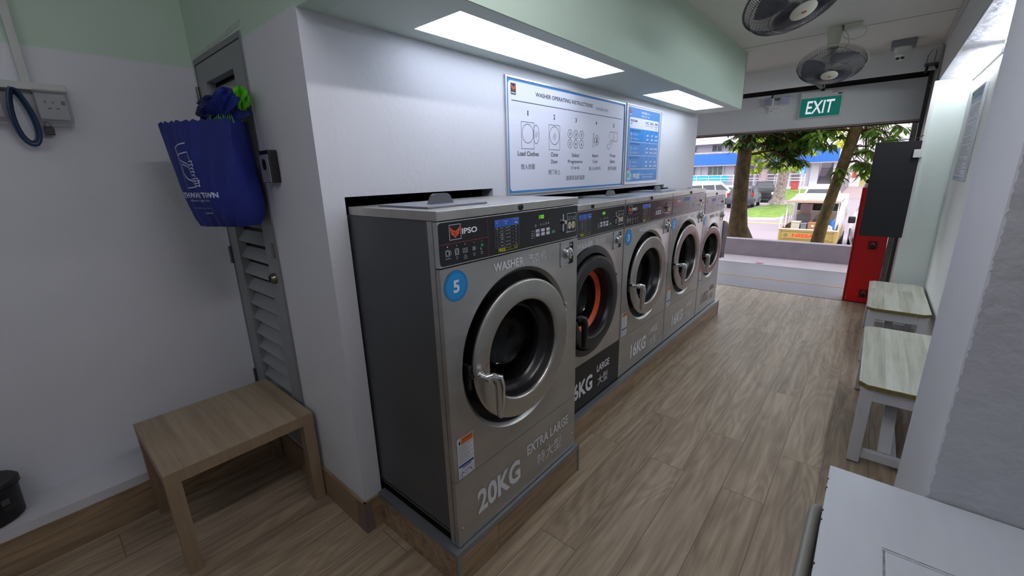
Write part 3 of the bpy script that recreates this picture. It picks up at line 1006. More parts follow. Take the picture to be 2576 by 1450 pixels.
    o.text('Insert $1 Coins', yy(1.517), yy(1.579), zz(1.3175), zz(1.3225), res=1).text('请投入1元硬币', yy(1.519), yy(1.577), zz(1.3085), zz(1.3135), res=1)
    o.out('panel_print', M_ink, r)
    o = DD(0.0022)
    for y in (1.5325, 1.5615):
        o.disc(yy(y), zz(1.285), 0.0135 * q, 0.0155)
    o.out('coin_pictures', M_cream, r)
    o = DD(0.0028)
    for y in (1.5325, 1.5615):
        o.text('$1', yy(y - 0.007), yy(y + 0.006), zz(1.278), zz(1.292), bold=0.02, res=2)
    o.out('coin_numerals', M_greytext, r)
    s = M()
    s.box(xf + 0.001, xf + 0.004, y0 + yy(1.478), y0 + yy(1.487), zz(1.262), zz(1.336))
    s.cyl((xf + 0.002, y0 + yy(1.4865), zz(1.3035)), (xf + 0.014, y0 + yy(1.4865), zz(1.3035)), 0.009, n=16)
    s.box(xf + 0.002, xf + 0.02, y0 + yy(1.478), y0 + yy(1.508), zz(1.2615), zz(1.2640))
    s.out('coin_slot', M_chrome, r)
    # lettering on the steel
    F = (xf, y0, 0)
    def DF(off=0.0012):
        return D(F, U, V, N, off=off)
    o = DF()
    zl = zq - 0.059 if not dark_door else zq - 0.060
    o.text('WASHER', (0.243 - dyW) * q, (0.411 - dyW) * q, zl + 0.001, zl + 0.033, bold=0.024)
    o.out('washer_lettering', ink, r)
    o = DF(); o.text('洗衣机', (0.440 - dyW) * q, (0.556 - dyW) * q, zl, zl + 0.035, bold=0.004)
    o.out('chinese_lettering', ink, r)
    # number badge
    o = DF(); o.disc(0.065 * q, zq - 0.067, 0.0505 * k, 0.0515 * k, 48); bd = o.out('number_badge', M_blue2, r)
    o = DF(0.0016); o.disc(0.065 * q, zq - 0.068, 0.043 * k, 0.043 * k, 48); o.out('badge_centre', M_blue, r)
    o = DF(0.0020); o.text(str(num), 0.065 * q - 0.0135 * k, 0.065 * q + 0.0135 * k, zq - 0.0895, zq - 0.0475, bold=0.03); o.out('badge_numeral', M_ink, r)
    # capacity lettering
    o = DF()
    zk = zb
    o.text(kg, 0.106 * q if len(size) > 8 else 0.185 * q, (0.362 if len(size) > 8 else 0.447) * q, zk + 0.075, zk + 0.180, bold=0.034)
    o.out('capacity_number', ink if not black_kick else M_ink, r)
    o = DF()
    a1, a2 = (0.412, 0.733) if len(size) > 8 else (0.502, 0.664)
    o.text(size, a1 * q, a2 * q, zk + 0.158, zk + 0.206, bold=0.024)
    o.out('size_lettering', ink if not black_kick else M_ink, r)
    o = DF()
    b1, b2 = (0.482, 0.672) if len(cn) > 2 else (0.515, 0.648)
    o.text(cn, b1 * q, b2 * q, zk + 0.062, zk + 0.126, bold=0.002)
    o.out('chinese_size_lettering', ink if not black_kick else M_ink, r)
    # warning sticker
    o = DF(); o.rect(0.022 * q, 0.100 * q, zs + 0.006, zs + 0.170); o.out('warning_sticker', mat('sticker_white', '#d9dbe0', 0.5), r)
    o = DF(0.0018); o.rect(0.041 * q, 0.097 * q, zs + 0.143, zs + 0.167); o.out('sticker_orange_band', mat('sticker_orange', '#d9692a', 0.5), r)
    o = DF(0.0018); o.rect(0.025 * q, 0.097 * q, zs + 0.053, zs + 0.062); o.rect(0.04 * q, 0.085 * q, zs + 0.046, zs + 0.050); o.out('sticker_blue_band', mat('sticker_blue', '#27418f', 0.5), r)
    o = DF(0.0020)
    for i in range(11):
        u1 = (0.095 - 0.012 * ((i * 7) % 3)) * q
        o.line((0.026 * q, zs + 0.137 - 0.0066 * i), (u1, zs + 0.137 - 0.0066 * i), 0.0012)
    o.text('WARNING', 0.052 * q, 0.092 * q, zs + 0.157, zs + 0.163, res=1)
    o.frame(0.027 * q, 0.058 * q, zs + 0.010, zs + 0.036, 0.001).frame(0.062 * q, 0.094 * q, zs + 0.010, zs + 0.036, 0.001)
    o.path([(0.034 * q, zs + 0.014), (0.040 * q, zs + 0.030), (0.050 * q, zs + 0.024)], 0.0028).path([(0.068 * q, zs + 0.028), (0.080 * q, zs + 0.030), (0.086 * q, zs + 0.016)], 0.0028)
    o.poly([(0.030 * q, zs + 0.146), (0.038 * q, zs + 0.146), (0.038 * q, zs + 0.152), (0.034 * q, zs + 0.164), (0.030 * q, zs + 0.154)])
    o.out('sticker_print', M_text, r)
    # coin box lock
    ly0, ly1 = y0 + 0.660 * q, y0 + 0.762 * q
    lz0, lz1 = zq - 0.114, zq - 0.012
    m = M()
    m.box(xf, xf + 0.003, ly0, ly1, lz0, lz0 + 0.004).box(xf, xf + 0.003, ly0, ly1, lz1 - 0.004, lz1).box(xf, xf + 0.003, ly0, ly0 + 0.004, lz0, lz1).box(xf, xf + 0.003, ly1 - 0.004, ly1, lz0, lz1)
    m.box(xf, xf + 0.0022, ly0 + 0.004, ly1 - 0.034, lz0 + 0.012, lz1 - 0.004)
    bx = m.out('coin_box', M_frame, r)
    M().box(xf, xf + 0.0018, ly1 - 0.034, ly1 - 0.004, lz0 + 0.004, lz1 - 0.004).out('box_slot', M_dark, bx)
    m = M()
    for z in (lz0 + 0.03, lz1 - 0.014):
        m.cyl((xf + 0.001, ly1 - 0.026, z), (xf + 0.005, ly1 - 0.026, z), 0.0055, n=12)
    lc = (xf + 0.002, ly0 + 0.046 * q, (lz0 + lz1) / 2 + 0.006)
    m.lathe(lc, (1, 0, 0), [(0.026, 0), (0.026, 0.010), (0.022, 0.018), (0.013, 0.022), (0.013, 0.026), (0.004, 0.027), (0.004, 0.012), (0, 0.012)], 24)
    m.out('cylinder_lock', M_chrome, bx)
    # top cap
    m = M()
    m.box(XW + 0.002, xf + 0.002, a - 0.001, b + 0.001, zc_ + 0.001, zt, 0.0025)
    m.out('top_cover', M_steel2, r)
    M().lathe((xf + 0.002, y0 + 0.398 * q, (zc_ + zt) / 2), (1, 0, 0), [(0.0105, 0), (0.0105, 0.005), (0.008, 0.007), (0.004, 0.007), (0.004, 0.003), (0, 0.003)], 20).out('cap_lock', M_black, r)
    lx0, lx1 = xf - 0.38, xf - 0.10
    la, lb = y0 + 0.055 * q, y0 + 0.33 * q
    lid = M().box(lx0, lx1, la, lb, zt, zt + 0.007, 0.002).out('soap_lid', M_lid, r)
    ym = (la + lb) / 2
    M().prism([(lx1 - 0.09, ym - 0.055, zt + 0.006), (lx1 - 0.09, ym + 0.055, zt + 0.006), (lx1 - 0.09, ym + 0.038, zt + 0.036), (lx1 - 0.09, ym + 0.026, zt + 0.042), (lx1 - 0.09, ym - 0.026, zt + 0.042), (lx1 - 0.09, ym - 0.038, zt + 0.036)], (-0.018, 0, 0)).out('lid_handle', M_lidh, lid)
    # kick screws and hinge bolts
    m = M()
    for y in (y0 + 0.025, y1 - 0.022):
        m.lathe((xf, y, zb + 0.075), (1, 0, 0), [(0.005, 0), (0.004, 0.003), (0, 0.0035)], 12)
    for z in (zcen + 0.100, zcen + 0.072, zcen - 0.045, zcen - 0.073):
        m.lathe((xf, yc + 0.315 * k, z), (1, 0, 0), [(0.0105, 0), (0.009, 0.004), (0.005, 0.006), (0, 0.0065)], 16)
    m.out('screws', M_black if dark_door else M_chrome, r)
    # drum inside
    m = M()
    m.lathe((xf, yc, zcen), (1, 0, 0), [(0.309 * k, -0.058), (0.20 * k, -0.064), (0.19 * k, -0.09), (0.185 * k, -0.12)], 64)
    m.out('door_seal', M_rubber, r)
    m = M()
    m.lathe((xf, yc, zcen), (1, 0, 0), [(0.186 * k, -0.12), (0.25 * k, -0.14), (0.25 * k, -0.50), (0.12 * k, -0.52), (0, -0.50)], 48)
    m.out('drum', M_drum, r)
    # ---- door, swung about its right-hand hinge
    R0 = 0.281 * k
    yh = yc + R0
    T = Matrix.Translation((xf + 0.02, yh, 0)) @ Matrix.Rotation(-radians(swing), 4, 'Z') @ Matrix.Translation((-xf - 0.02, -yh, 0))
    P = (xf, yc, zcen)
    X = (1, 0, 0)
    if not dark_door:
        m = M(T); m.lathe(P, X, [(0.26 * k, 0.022), (R0 - 0.004, 0.022), (R0, 0.026), (R0, 0.033), (R0 - 0.003, 0.0365), (R0 - 0.006, 0.038), (R0 - 0.012, 0.0385), (0.212 * k, 0.0385), (0.206 * k, 0.038), (0.202 * k, 0.036), (0.198 * k, 0.030), (0.197 * k, 0.020)], 96)
        m.out('door_ring', M_ring, r, label='stainless door ring')
        m = M(T); m.lathe(P, X, [(0.262 * k, 0.023), (0.258 * k, 0.006), (0.250 * k, -0.05), (0.19 * k, -0.055), (0.178 * k, -0.03)], 64)
        m.out('door_core', M_rubber, r)
        m = M(T); m.lathe(P, X, [(0.197 * k, 0.022), (0.190 * k, 0.0), (0.186 * k, -0.012), (0.176 * k, -0.02), (0.168 * k, -0.035), (0.160 * k, -0.036), (0.158 * k, -0.05)], 64)
        m.out('inner_bezel', mat('dark_bezel', '#1b1b1d', 0.28), r)
    else:
        m = M(T); m.lathe(P, X, [(0.322 * k, 0.001), (0.322 * k, 0.006), (0.30 * k, 0.010), (0.285 * k, 0.012)], 96)
        m.out('outer_collar', mat('black_plastic_ring', '#1c1d21', 0.38), r)
        m = M(T); m.lathe(P, X, [(0.270 * k, 0.010), (0.272 * k, 0.028), (0.266 * k, 0.040), (0.25 * k, 0.045), (0.205 * k, 0.040), (0.195 * k, 0.030), (0.19 * k, 0.01)], 96)
        m.out('door_ring', mat('black_plastic_ring', '#1c1d21', 0.38), r, label='black plastic door ring')
        m = M(T); m.lathe(P, X, [(0.285 * k, 0.011), (0.27 * k, -0.05), (0.19 * k, -0.052)], 64)
        m.out('door_core', M_rubber, r)
        m = M(T); m.lathe(P, X, [(0.190 * k, 0.012), (0.186 * k, -0.01), (0.182 * k, -0.03)], 64); m.out('inner_bezel', mat('dark_bezel', '#1b1b1d', 0.28), r)
        m = M(T); m.lathe(P, X, [(0.184 * k, -0.03), (0.178 * k, -0.034), (0.158 * k, -0.050)], 64); m.out('orange_ring', M_orange, r, label='orange inner ring')
    m = M(T); m.lathe(P, X, [(0.163 * k, -0.048), (0.156 * k, -0.085), (0.135 * k, -0.125), (0.10 * k, -0.15), (0.05 * k, -0.162), (0, -0.165)], 64)
    m.out('door_glass', M_glass, r, label='dark glass bowl')
    # handle: boss, arm, lever pointing down
    hy, hz = yc - 0.250 * k, zcen - 0.022
    mh = M_black if dark_door else M_chrome
    m = M(T)
    m.lathe((xf + 0.038, hy, hz), X, [(0.017, 0), (0.016, 0.006), (0.012, 0.012), (0.012, 0.05), (0, 0.052)], 20)
    m.tube([(xf + 0.066, hy - 0.004, hz + 0.002), (xf + 0.080, hy + 0.020, hz + 0.004), (xf + 0.088, hy + 0.038, hz - 0.006), (xf + 0.090, hy + 0.044, hz - 0.035), (xf + 0.088, hy + 0.045, hz - 0.10), (xf + 0.086, hy + 0.046, hz - 0.160), (xf + 0.085, hy + 0.046, hz - 0.168)],
           [0.014, 0.016, 0.0185, 0.0185, 0.0165, 0.0135, 0.007], 14)
    m.out('door_handle', mh, r, label='black lever handle' if dark_door else 'chrome lever handle')
    m = M(); m.box(xf - 0.03, xf + 0.006, yc - 0.300 * k, yc - 0.285 * k, zcen - 0.06, zcen + 0.03).cyl((xf - 0.02, yc - 0.292 * k, zcen - 0.01), (xf + 0.02, yc - 0.292 * k, zcen - 0.01), 0.008, n=12)
    m.out('latch', mat('latch_steel', '#3b3c3f', 0.35, 0.8), r)
    return r


washer(5, 0.806, 1.604, -0.984, 0.162, 0.442, 1.227, 1.370, 1.401, 1.196, 0.838, 0.328, '20KG', 'EXTRA LARGE', '特大型',
       'largest and nearest steel washer, 20KG EXTRA LARGE with blue badge 5', swing=2.5)
washer(4, 1.625, 2.406, -1.147, 0.152, 0.433, 1.168, 1.310, 1.342, 2.010, 0.793, 0.325, '16KG', 'LARGE', '大型',
       'steel washer with black door ring, orange inner ring and black kick panel', dark_door=True, black_kick=True, swing=0.0)
washer(3, 2.409, 3.195, -1.147, 0.152, 0.433, 1.168, 1.310, 1.342, 2.798, 0.793, 0.322, '16KG', 'LARGE', '大型',
       'steel 16KG washer with blue badge 3, right of the black-ringed washer', swing=3.0, ink=M_ink, shown='', dyW=0.02)
washer(2, 3.197, 4.001, -1.147, 0.152, 0.433, 1.168, 1.310, 1.342, 3.592, 0.793, 0.322, '16KG', 'LARGE', '大型',
       'steel 16KG washer with blue badge 2, second from the exit', swing=3.0, ink=M_ink, shown='', dyW=0.02)
washer(1, 4.006, 4.671, -1.147, 0.150, 0.435, 1.118, 1.258, 1.300, 4.330, 0.742, 0.270, '11KG', 'MEDIUM', '中型',
       'smallest steel washer with faded lettering, nearest the exit', swing=9.0, ink=M_faded, shown='', dyW=0.02)

# ================================================================== SIGN BOARDS ON THE WASHER WALL
XF = XW + 0.006
U, V, N = (0, 1, 0), (0, 0, 1), (1, 0, 0)


def B(k=0.0):
    return D((XF, 0, 0), U, V, N, off=0.0006 + k)


r = thing('instruction_board', 'large white board of washer operating instructions in five steps', 'sign', (XW, 2.37, 1.403))
M().box(XW, XF, 1.716, 3.026, 1.404, 1.970).out('backing_panel', M_paper, r)
m = M()
for c in ((1.708, 1.717, 1.396, 1.978), (3.025, 3.034, 1.396, 1.978), (1.717, 3.025, 1.396, 1.405), (1.717, 3.025, 1.969, 1.978)):
    m.box(XW, XF + 0.005, *c)
m.out('frame', M_frame, r)
o = B(); o.rect(1.7175, 3.0245, 1.4055, 1.9685); o.out('blue_border', M_boardblue, r)
o = B(0.0006); o.rect(1.729, 3.013, 1.4165, 1.9575, r=0.02); o.out('white_field', M_paper, r)
o = B(0.0012); o.rect(1.750, 1.790, 1.893, 1.946); o.out('logo_ground', M_text, r)
o1, o2 = B(0.0018), B(0.002)
fox(o1, o2, 1.754, 1.786, 1.911, 1.942); o1.out('logo_head', M_logo, r); o2.out('logo_slits', M_text, r)
o = B(0.0018); o.text('IPSO', 1.754, 1.786, 1.897, 1.905, bold=0.03); o.out('logo_lettering', M_ink, r)
o = B(0.0012)
o.text('WASHER OPERATING INSTRUCTIONS', 1.956, 2.564, 1.9035, 1.9250, bold=0.014)
o.line((1.753, 1.866), (2.987, 1.866), 0.0034)
for t, c in zip('12345', (1.887, 2.133, 2.367, 2.617, 2.863)):
    hw = 0.004 if t == '1' else 0.0085
    o.text(t, c - hw, c + hw, 1.802, 1.8275, bold=0.02)
# 1 load
o.frame(1.827, 1.9395, 1.633, 1.7705, 0.0022).ring(1.8835, 1.712, 0.0495, 0.0495, 0.0026, 40).ring(1.9585, 1.7115, 0.0265, 0.0505, 0.0026, 32)
for k in range(3):
    o.line((1.944 + 0.006 * k, 1.700 - 0.004 * k), (1.960 + 0.008 * k, 1.730 - 0.006 * k), 0.002)
# 2 close
o.frame(2.078, 2.190, 1.634, 1.7715, 0.0022).ring(2.1355, 1.7135, 0.0505, 0.0505, 0.0026, 40)
for k in range(3):
    o.line((2.118 + 0.008 * k, 1.700 - 0.006 * k), (2.136 + 0.008 * k, 1.730 - 0.006 * k), 0.002)
# 3 select
for k, (y, z) in enumerate(((2.3005, 1.732), (2.3005, 1.6755), (2.368, 1.732), (2.368, 1.6755), (2.435, 1.732), (2.435, 1.6755))):
    o.ring(y, z, 0.0255, 0.0255, 0.0028, 28)
    hw = 0.003 if k == 0 else 0.0065
    o.text(str(k + 1), y - hw, y + hw, z - 0.010, z + 0.010, bold=0.02)
# 4 coin
o.frame(2.578, 2.594, 1.665, 1.749, 0.0022).ring(2.6295, 1.707, 0.030, 0.033, 0.0028, 28)
o.path([(2.604, 1.722), (2.594, 1.715), (2.594, 1.699), (2.604, 1.692)], 0.0022)
o.text('$', 2.620, 2.639, 1.687, 1.727, bold=0.03)
# 5 press
o.path([(2.812, 1.772), (2.918, 1.772), (2.926, 1.766), (2.926, 1.719), (2.918, 1.713), (2.866, 1.713)], 0.0024)
o.path([(2.812, 1.772), (2.806, 1.766), (2.806, 1.728)], 0.0024)
o.text('START', 2.850, 2.884, 1.756, 1.7625, res=1)
o.path([(2.868, 1.750), (2.880, 1.735), (2.868, 1.721), (2.857, 1.735)], 0.0018, closed=True)
o.path([(2.866, 1.727), (2.856, 1.716), (2.833, 1.720), (2.812, 1.706), (2.800, 1.688), (2.776, 1.682), (2.774, 1.670), (2.794, 1.654), (2.812, 1.662), (2.830, 1.688), (2.842, 1.700), (2.866, 1.713)], 0.0026)
o.line((2.826, 1.700), (2.850, 1.716), 0.002)
for t, a, b, z0, z1 in (('Load Clothes', 1.795, 1.981, 1.597, 1.621), ('Close', 2.097, 2.171, 1.597, 1.621), ('Door', 2.101, 2.168, 1.558, 1.580),
                        ('Select', 2.323, 2.411, 1.598, 1.621), ('Programme', 2.280, 2.450, 1.555, 1.581), ('(1 to 6)', 2.319, 2.411, 1.519, 1.544),
                        ('Insert', 2.575, 2.655, 1.600, 1.622), ('Coin', 2.582, 2.645, 1.563, 1.584), ('Press', 2.825, 2.903, 1.604, 1.625), ('Start', 2.825, 2.898, 1.564, 1.586)):
    o.text(t, a, b, z0, z1, bold=0.012)
for t, a, b, z0, z1 in (('放入衣服', 1.820, 1.944, 1.527, 1.556), ('把门关上', 2.073, 2.196, 1.495, 1.524), ('选择适当的温度', 2.261, 2.481, 1.459, 1.487),
                        ('投入$1新币', 2.534, 2.691, 1.515, 1.540), ('按开始钮', 2.797, 2.925, 1.514, 1.540), ):
    o.text(t, a, b, z0, z1)
o.out('instructions_print', M_text, r)
o = B(0.0012); o.text('洗衣机操作说明', 2.604, 2.772, 1.895, 1.913); o.out('grey_print', M_greytext, r)

# ---- price list
r = thing('price_list_board', 'blue washer price list board, right of the instruction board', 'sign', (XW, 3.385, 1.410))
M().box(XW, XF, 3.066, 3.706, 1.412, 1.977).out('backing_panel', M_paper, r)
m = M()
for c in ((3.060, 3.067, 1.406, 1.983), (3.705, 3.712, 1.406, 1.983), (3.067, 3.705, 1.406, 1.413), (3.067, 3.705, 1.976, 1.983)):
    m.box(XW, XF + 0.004, *c)
m.out('frame', M_frame, r)
o = B(); o.rect(3.090, 3.686, 1.427, 1.9635, r=0.014); o.out('blue_field', mat('price_blue', '#3a84c8', 0.5), r)
o = B(0.0006); o.rect(3.114, 3.665, 1.518, 1.895, r=0.014); o.out('table_outline', M_ink, r)
o = B(0.0012); o.rect(3.119, 3.660, 1.621, 1.818).rect(3.119, 3.660, 1.523, 1.621); o.out('table_ground', mat('price_blue2', '#3f86cc', 0.5), r)
o = B(0.0016); o.rect(3.119, 3.660, 1.720, 1.818); o.out('table_ground_bright', mat('price_blue3', '#1585d3', 0.5), r)
o = B(0.0020)
for z in (1.7205, 1.6215):
    o.line((3.119, z), (3.660, z), 0.003)
for y in (3.397, 3.490, 3.576):
    o.line((y, 1.523), (y, 1.818), 0.0016)
for i, z in enumerate((1.776, 1.745, 1.674, 1.643, 1.572, 1.541)):
    o.ring(3.149, z, 0.012, 0.012, 0.0022, 16).text(str(i + 1), 3.146, 3.153, z - 0.006, z + 0.006, bold=0.02, res=1)
    o.text('Cold Water' if i % 2 == 0 else 'Hot Water', 3.176, 3.262, z - 0.007, z + 0.006, res=1)
    o.text('冷水' if i % 2 == 0 else '热水', 3.270, 3.288, z - 0.005, z + 0.004, res=1)
P3 = (('$5', '$7', '$9'), ('$6', '$8', '$10'), ('$9', '$10', '$12'), ('$9', '$11', '$13'), ('$5', '$7', '$9'), ('$6', '$8', '$10'))
for i, z in enumerate((1.776, 1.746, 1.677, 1.646, 1.574, 1.543)):
    for t, c in zip(P3[i], (3.448, 3.536, 3.622)):
        hw = 0.010 * len(t)
        o.text(t, c - hw, c + hw, z - 0.009, z + 0.009, bold=0.03, res=2)
o.text('WASHER', 3.309, 3.418, 1.930, 1.946, bold=0.02).text('洗衣机', 3.426, 3.470, 1.930, 1.942, res=1)
o.text('PRICE LIST', 3.311, 3.417, 1.906, 1.920, bold=0.01).text('价目表', 3.426, 3.466, 1.906, 1.918, res=1)
o.text('FREE', 3.206, 3.331, 1.447, 1.485, bold=0.03).text('Detergent and Softener', 3.338, 3.613, 1.468, 1.484, res=2).text('免费洗衣剂和柔顺剂', 3.382, 3.590, 1.448, 1.463, res=1)
o.out('white_print', M_ink, r)
o = B(0.0012); o.rect(3.119, 3.660, 1.818, 1.890, r=0.006); o.out('table_head', M_paper, r)
o = B(0.0020)
o.text('PROGRAM', 3.131, 3.243, 1.864, 1.880, bold=0.01).text('程序', 3.131, 3.160, 1.845, 1.858, res=1)
for t, a, b in (('11KG', 3.395, 3.461), ('16KG', 3.488, 3.556), ('20KG', 3.582, 3.654)):
    o.text(t, a, b, 1.862, 1.881, bold=0.01)
for t, a, b in (('MEDIUM 中型', 3.393, 3.468), ('LARGE 大型', 3.486, 3.552), ('EXTRA LARGE', 3.578, 3.655)):
    o.text(t, a, b, 1.845, 1.853, res=1)
o.text('特大型', 3.594, 3.632, 1.828, 1.838, res=1)
o.text('NORMAL WASH 标准洗', 3.131, 3.300, 1.796, 1.808, bold=0.01, res=1).text('DOUBLE WASH 双重洗', 3.131, 3.300, 1.700, 1.712, bold=0.01, res=1).text('DELICATE WASH 轻柔洗', 3.128, 3.300, 1.598, 1.610, bold=0.01, res=1)
o.out('dark_print', mat('navy_print', '#22406e', 0.6), r)
o1, o2 = B(0.0018), B(0.002)
fox(o1, o2, 3.110, 3.145, 1.920, 1.950); o1.out('logo_head', M_logo, r); o2.out('logo_slits', mat('price_blue', '#3a84c8'), r)
o = B(0.0018); o.text('IPSO', 3.110, 3.146, 1.906, 1.915, bold=0.03); o.out('logo_lettering', M_ink, r)
o = B(0.0016); o.rect(3.098, 3.162, 1.436, 1.510, r=0.004); o.rect(3.166, 3.186, 1.440, 1.486); bt = o.out('bottle_picture', mat('pale_teal', '#a9d3cf', 0.5), r)
o = B(0.0020); o.disc(3.126, 1.474, 0.014, 0.018); o.out('bottle_label', mat('teal', '#3a9ab0', 0.5), r)
o = B(0.0020); o.poly([(3.104, 1.510), (3.140, 1.510), (3.136, 1.520), (3.124, 1.530), (3.108, 1.522)]); o.out('bottle_cap', mat('red_cap', '#d0534a', 0.5), r)

# ---- framed notice in the recess
r = thing('framed_notice', 'narrow framed notice on the back wall of the recess', 'sign', (0.46, 4.60, 1.374))
m = M()
for c in ((4.33, 4.342, 1.374, 2.016), (4.868, 4.88, 1.374, 2.016), (4.342, 4.868, 1.374, 1.386), (4.342, 4.868, 2.004, 2.016)):
    m.box(0.444, 0.459, *c)
m.out('frame', mat('notice_frame', '#a8adb0', 0.4), r)
M().box(0.450, 0.459, 4.342, 4.868, 1.386, 2.004).out('sheet', mat('notice_sheet', '#d3d6da', 0.4), r)
Q = lambda k=0: D((0.450, 4.868, 1.386), (0, -1, 0), (0, 0, 1), (-1, 0, 0), off=0.0006 + k)
o = Q(); o.rect(0.01, 0.516, 0.535, 0.612); o.rect(0.0, 0.526, 0.0, 0.018); o.out('header_band', mat('notice_blue', '#8fa7b4', 0.5), r)
o = Q(0.0006)
random.seed(11)
o.text('LAUNDRY RULES', 0.09, 0.43, 0.563, 0.590)
z = 0.515
while z > 0.03:
    o.line((0.03, z), (random.uniform(0.30, 0.50), z), 0.0032)
    z -= 0.0125 if random.random() < 0.8 else 0.024
o.out('notice_print', M_greytext, r)

# ================================================================== CEILING FIXTURES
M_guard = mat('guard_wire', '#5d5e66', 0.45, 0.5)


def fan(C, n, label, spin=0.0, mount=None):
    C, n = Vector(C), Vector(n).normalized()
    top = Vector(mount) if mount else Vector((C.x, C.y + 0.02, ZC))
    r = thing('ceiling_fan', label, 'fan', (top.x, top.y, ZC), 'ceiling fans over the aisle')
    u = Vector((1, 0, 0)); u = (u - n * u.dot(n)).normalized()
    w = n.cross(u)
    P = lambda rad, a, d: C + (u * cos(a) + w * sin(a)) * rad + n * d
    # mount on the ceiling and neck
    m = M()
    m.lathe((top.x, top.y, ZC), (0, 0, -1), [(0, 0), (0.052, 0), (0.050, 0.02), (0.040, 0.10), (0.034, 0.145), (0, 0.145)], 28)
    m.out('ceiling_mount', M_cream2, r)
    bk = C - n * 0.045
    M().tube([(top.x, top.y, ZC - 0.13), tuple((Vector((top.x, top.y, ZC - 0.16)) + bk) / 2), tuple(bk)], 0.016, 10).out('neck', M_cream2, r)
    M().lathe(C, n, [(0, -0.085), (0.035, -0.08), (0.050, -0.05), (0.052, 0.0), (0.044, 0.018), (0, 0.02)], 24).out('motor', M_cream2, r)
    # blades
    for k in range(3):
        a0 = spin + 2 * pi * k / 3
        vs, fs = [], []
        J, K = 7, 6
        for j in range(J):
            rr = 0.035 + (0.190 - 0.035) * j / (J - 1)
            half = 0.35 + 0.34 * sin(pi * (0.15 + 0.75 * j / (J - 1)))
            for i in range(K):
                t = i / (K - 1) - 0.5
                vs.append(P(rr, a0 + t * 2 * half, 0.030 + 0.035 * t + 0.006 * (0.25 - t * t)))
        for j in range(J - 1):
            for i in range(K - 1):
                q = j * K + i
                fs.append((q, q + 1, q + K + 1, q + K))
        m = M(); m.add(vs, fs, True)
        ob = m.out('blade', mat('blade_plastic', '#7d8088', 0.35), r)
        sm = ob.modifiers.new('thick', 'SOLIDIFY'); sm.thickness = 0.002
    # guards
    g = M()
    NW = 128
    for k in range(NW):
        a = 2 * pi * k / NW
        pts = [P(0.052, a, 0.098), P(0.11, a + 0.05, 0.093), P(0.165, a + 0.09, 0.074), P(0.205, a + 0.11, 0.042), P(0.222, a + 0.11, 0.008)]
        g.tube(pts, 0.0013, 3, cap=False)
    for rad, d in ((0.137, 0.086), (0.208, 0.040)):
        g.tube([P(rad, 2 * pi * k / 48, d) for k in range(48)], 0.0018, 4, closed=True)
    g.out('front_guard', M_guard, r)
    g = M()
    for k in range(60):
        a = 2 * pi * k / 60
        pts = [P(0.05, a, -0.035), P(0.14, a - 0.06, -0.038), P(0.205, a - 0.10, -0.020), P(0.222, a - 0.10, 0.0)]
        g.tube(pts, 0.0010, 3, cap=False)
    g.tube([P(0.13, 2 * pi * k / 40, -0.038) for k in range(40)], 0.0018, 4, closed=True)
    g.out('rear_guard', M_guard, r)
    g = M()
    g.tube([P(0.223, 2 * pi * k / 64, 0.003) for k in range(64)], 0.0055, 6, closed=True)
    g.out('guard_rim', M_cream2 if 'far' in label else M_guard, r)
    m = M(); m.lathe(C, n, [(0.050, 0.092), (0.055, 0.096), (0.054, 0.102), (0.040, 0.107), (0, 0.109)], 32)
    hc = m.out('hub_cap', M_cream2, r)
    dd = D(C + n * 0.1095, u, -w, n, off=0.0006)
    dd.poly([(-0.010, -0.006), (0.008, -0.006), (0.011, 0.006), (-0.007, 0.006)]); dd.out('cap_emblem', mat('emblem_red', '#c9442f', 0.5), r)
    return r


fan((-0.415, 2.54, 2.275), (0.40, -0.24, -0.88), 'ceiling fan nearest the viewer, cut by the top of the picture', 0.3)
fan((-0.415, 4.33, 2.268), (0.05, -0.39, -0.92), 'cream-rimmed far ceiling fan, in front of the exit header', 0.9, (-0.412, 4.27, 2.5))

r = thing('junction_box', 'small white junction box on the ceiling beside the far fan mount', 'junction box', (-0.305, 4.255, ZC))
M().box(-0.358, -0.250, 4.215, 4.300, ZC - 0.038, ZC - 0.001, 0.004).out('box', M_cream2, r)
pts = [(-0.250, 4.25, 2.475), (-0.225, 4.25, 2.45), (-0.235, 4.25, 2.41), (-0.29, 4.25, 2.395), (-0.34, 4.26, 2.41), (-0.36, 4.26, 2.43)]
M().tube(pts, 0.003, 6).out('loose_wire', M_cream2, r)
M().tube([(-0.352, 4.24, 2.462), (-0.33, 4.24, 2.43), (-0.315, 4.24, 2.38), (-0.34, 4.25, 2.34), (-0.375, 4.26, 2.31)], 0.0035, 6).out('fan_wire', M_cream2, r)

r = thing('security_camera', 'white turret security camera on a grey box at the ceiling edge', 'camera', (-0.008, 5.14, ZC))
M().box(-0.088, 0.072, 5.055, 5.205, ZC - 0.050, ZC - 0.0005, 0.004).out('mounting_box', mat('grey_box', '#7d7f8a', 0.5), r)
m = M(); m.lathe((-0.008, 5.130, ZC - 0.050), (0, 0, -1), [(0, 0), (0.056, 0), (0.056, 0.018), (0.050, 0.032), (0, 0.032)], 32)
m.out('camera_base', M_white, r)
m = M(); m.ball((-0.010, 5.120, 2.405), 0.042, 24, 14)
ax = Vector((-0.12, -0.55, -0.80)).normalized()
m.lathe((-0.010, 5.120, 2.405), ax, [(0.036, 0.01), (0.037, 0.045), (0.033, 0.050), (0, 0.051)], 28)
bb = m.out('camera_eye', M_white, r)
m = M()
side = ax.cross(Vector((0, 0, 1))).normalized()
for s_ in (-1, 1):
    c = Vector((-0.010, 5.120, 2.405)) + side * 0.016 * s_
    m.lathe(c, ax, [(0.0135, 0.050), (0.0135, 0.053), (0, 0.0535)], 20)
m.out('lens', M_black, bb)

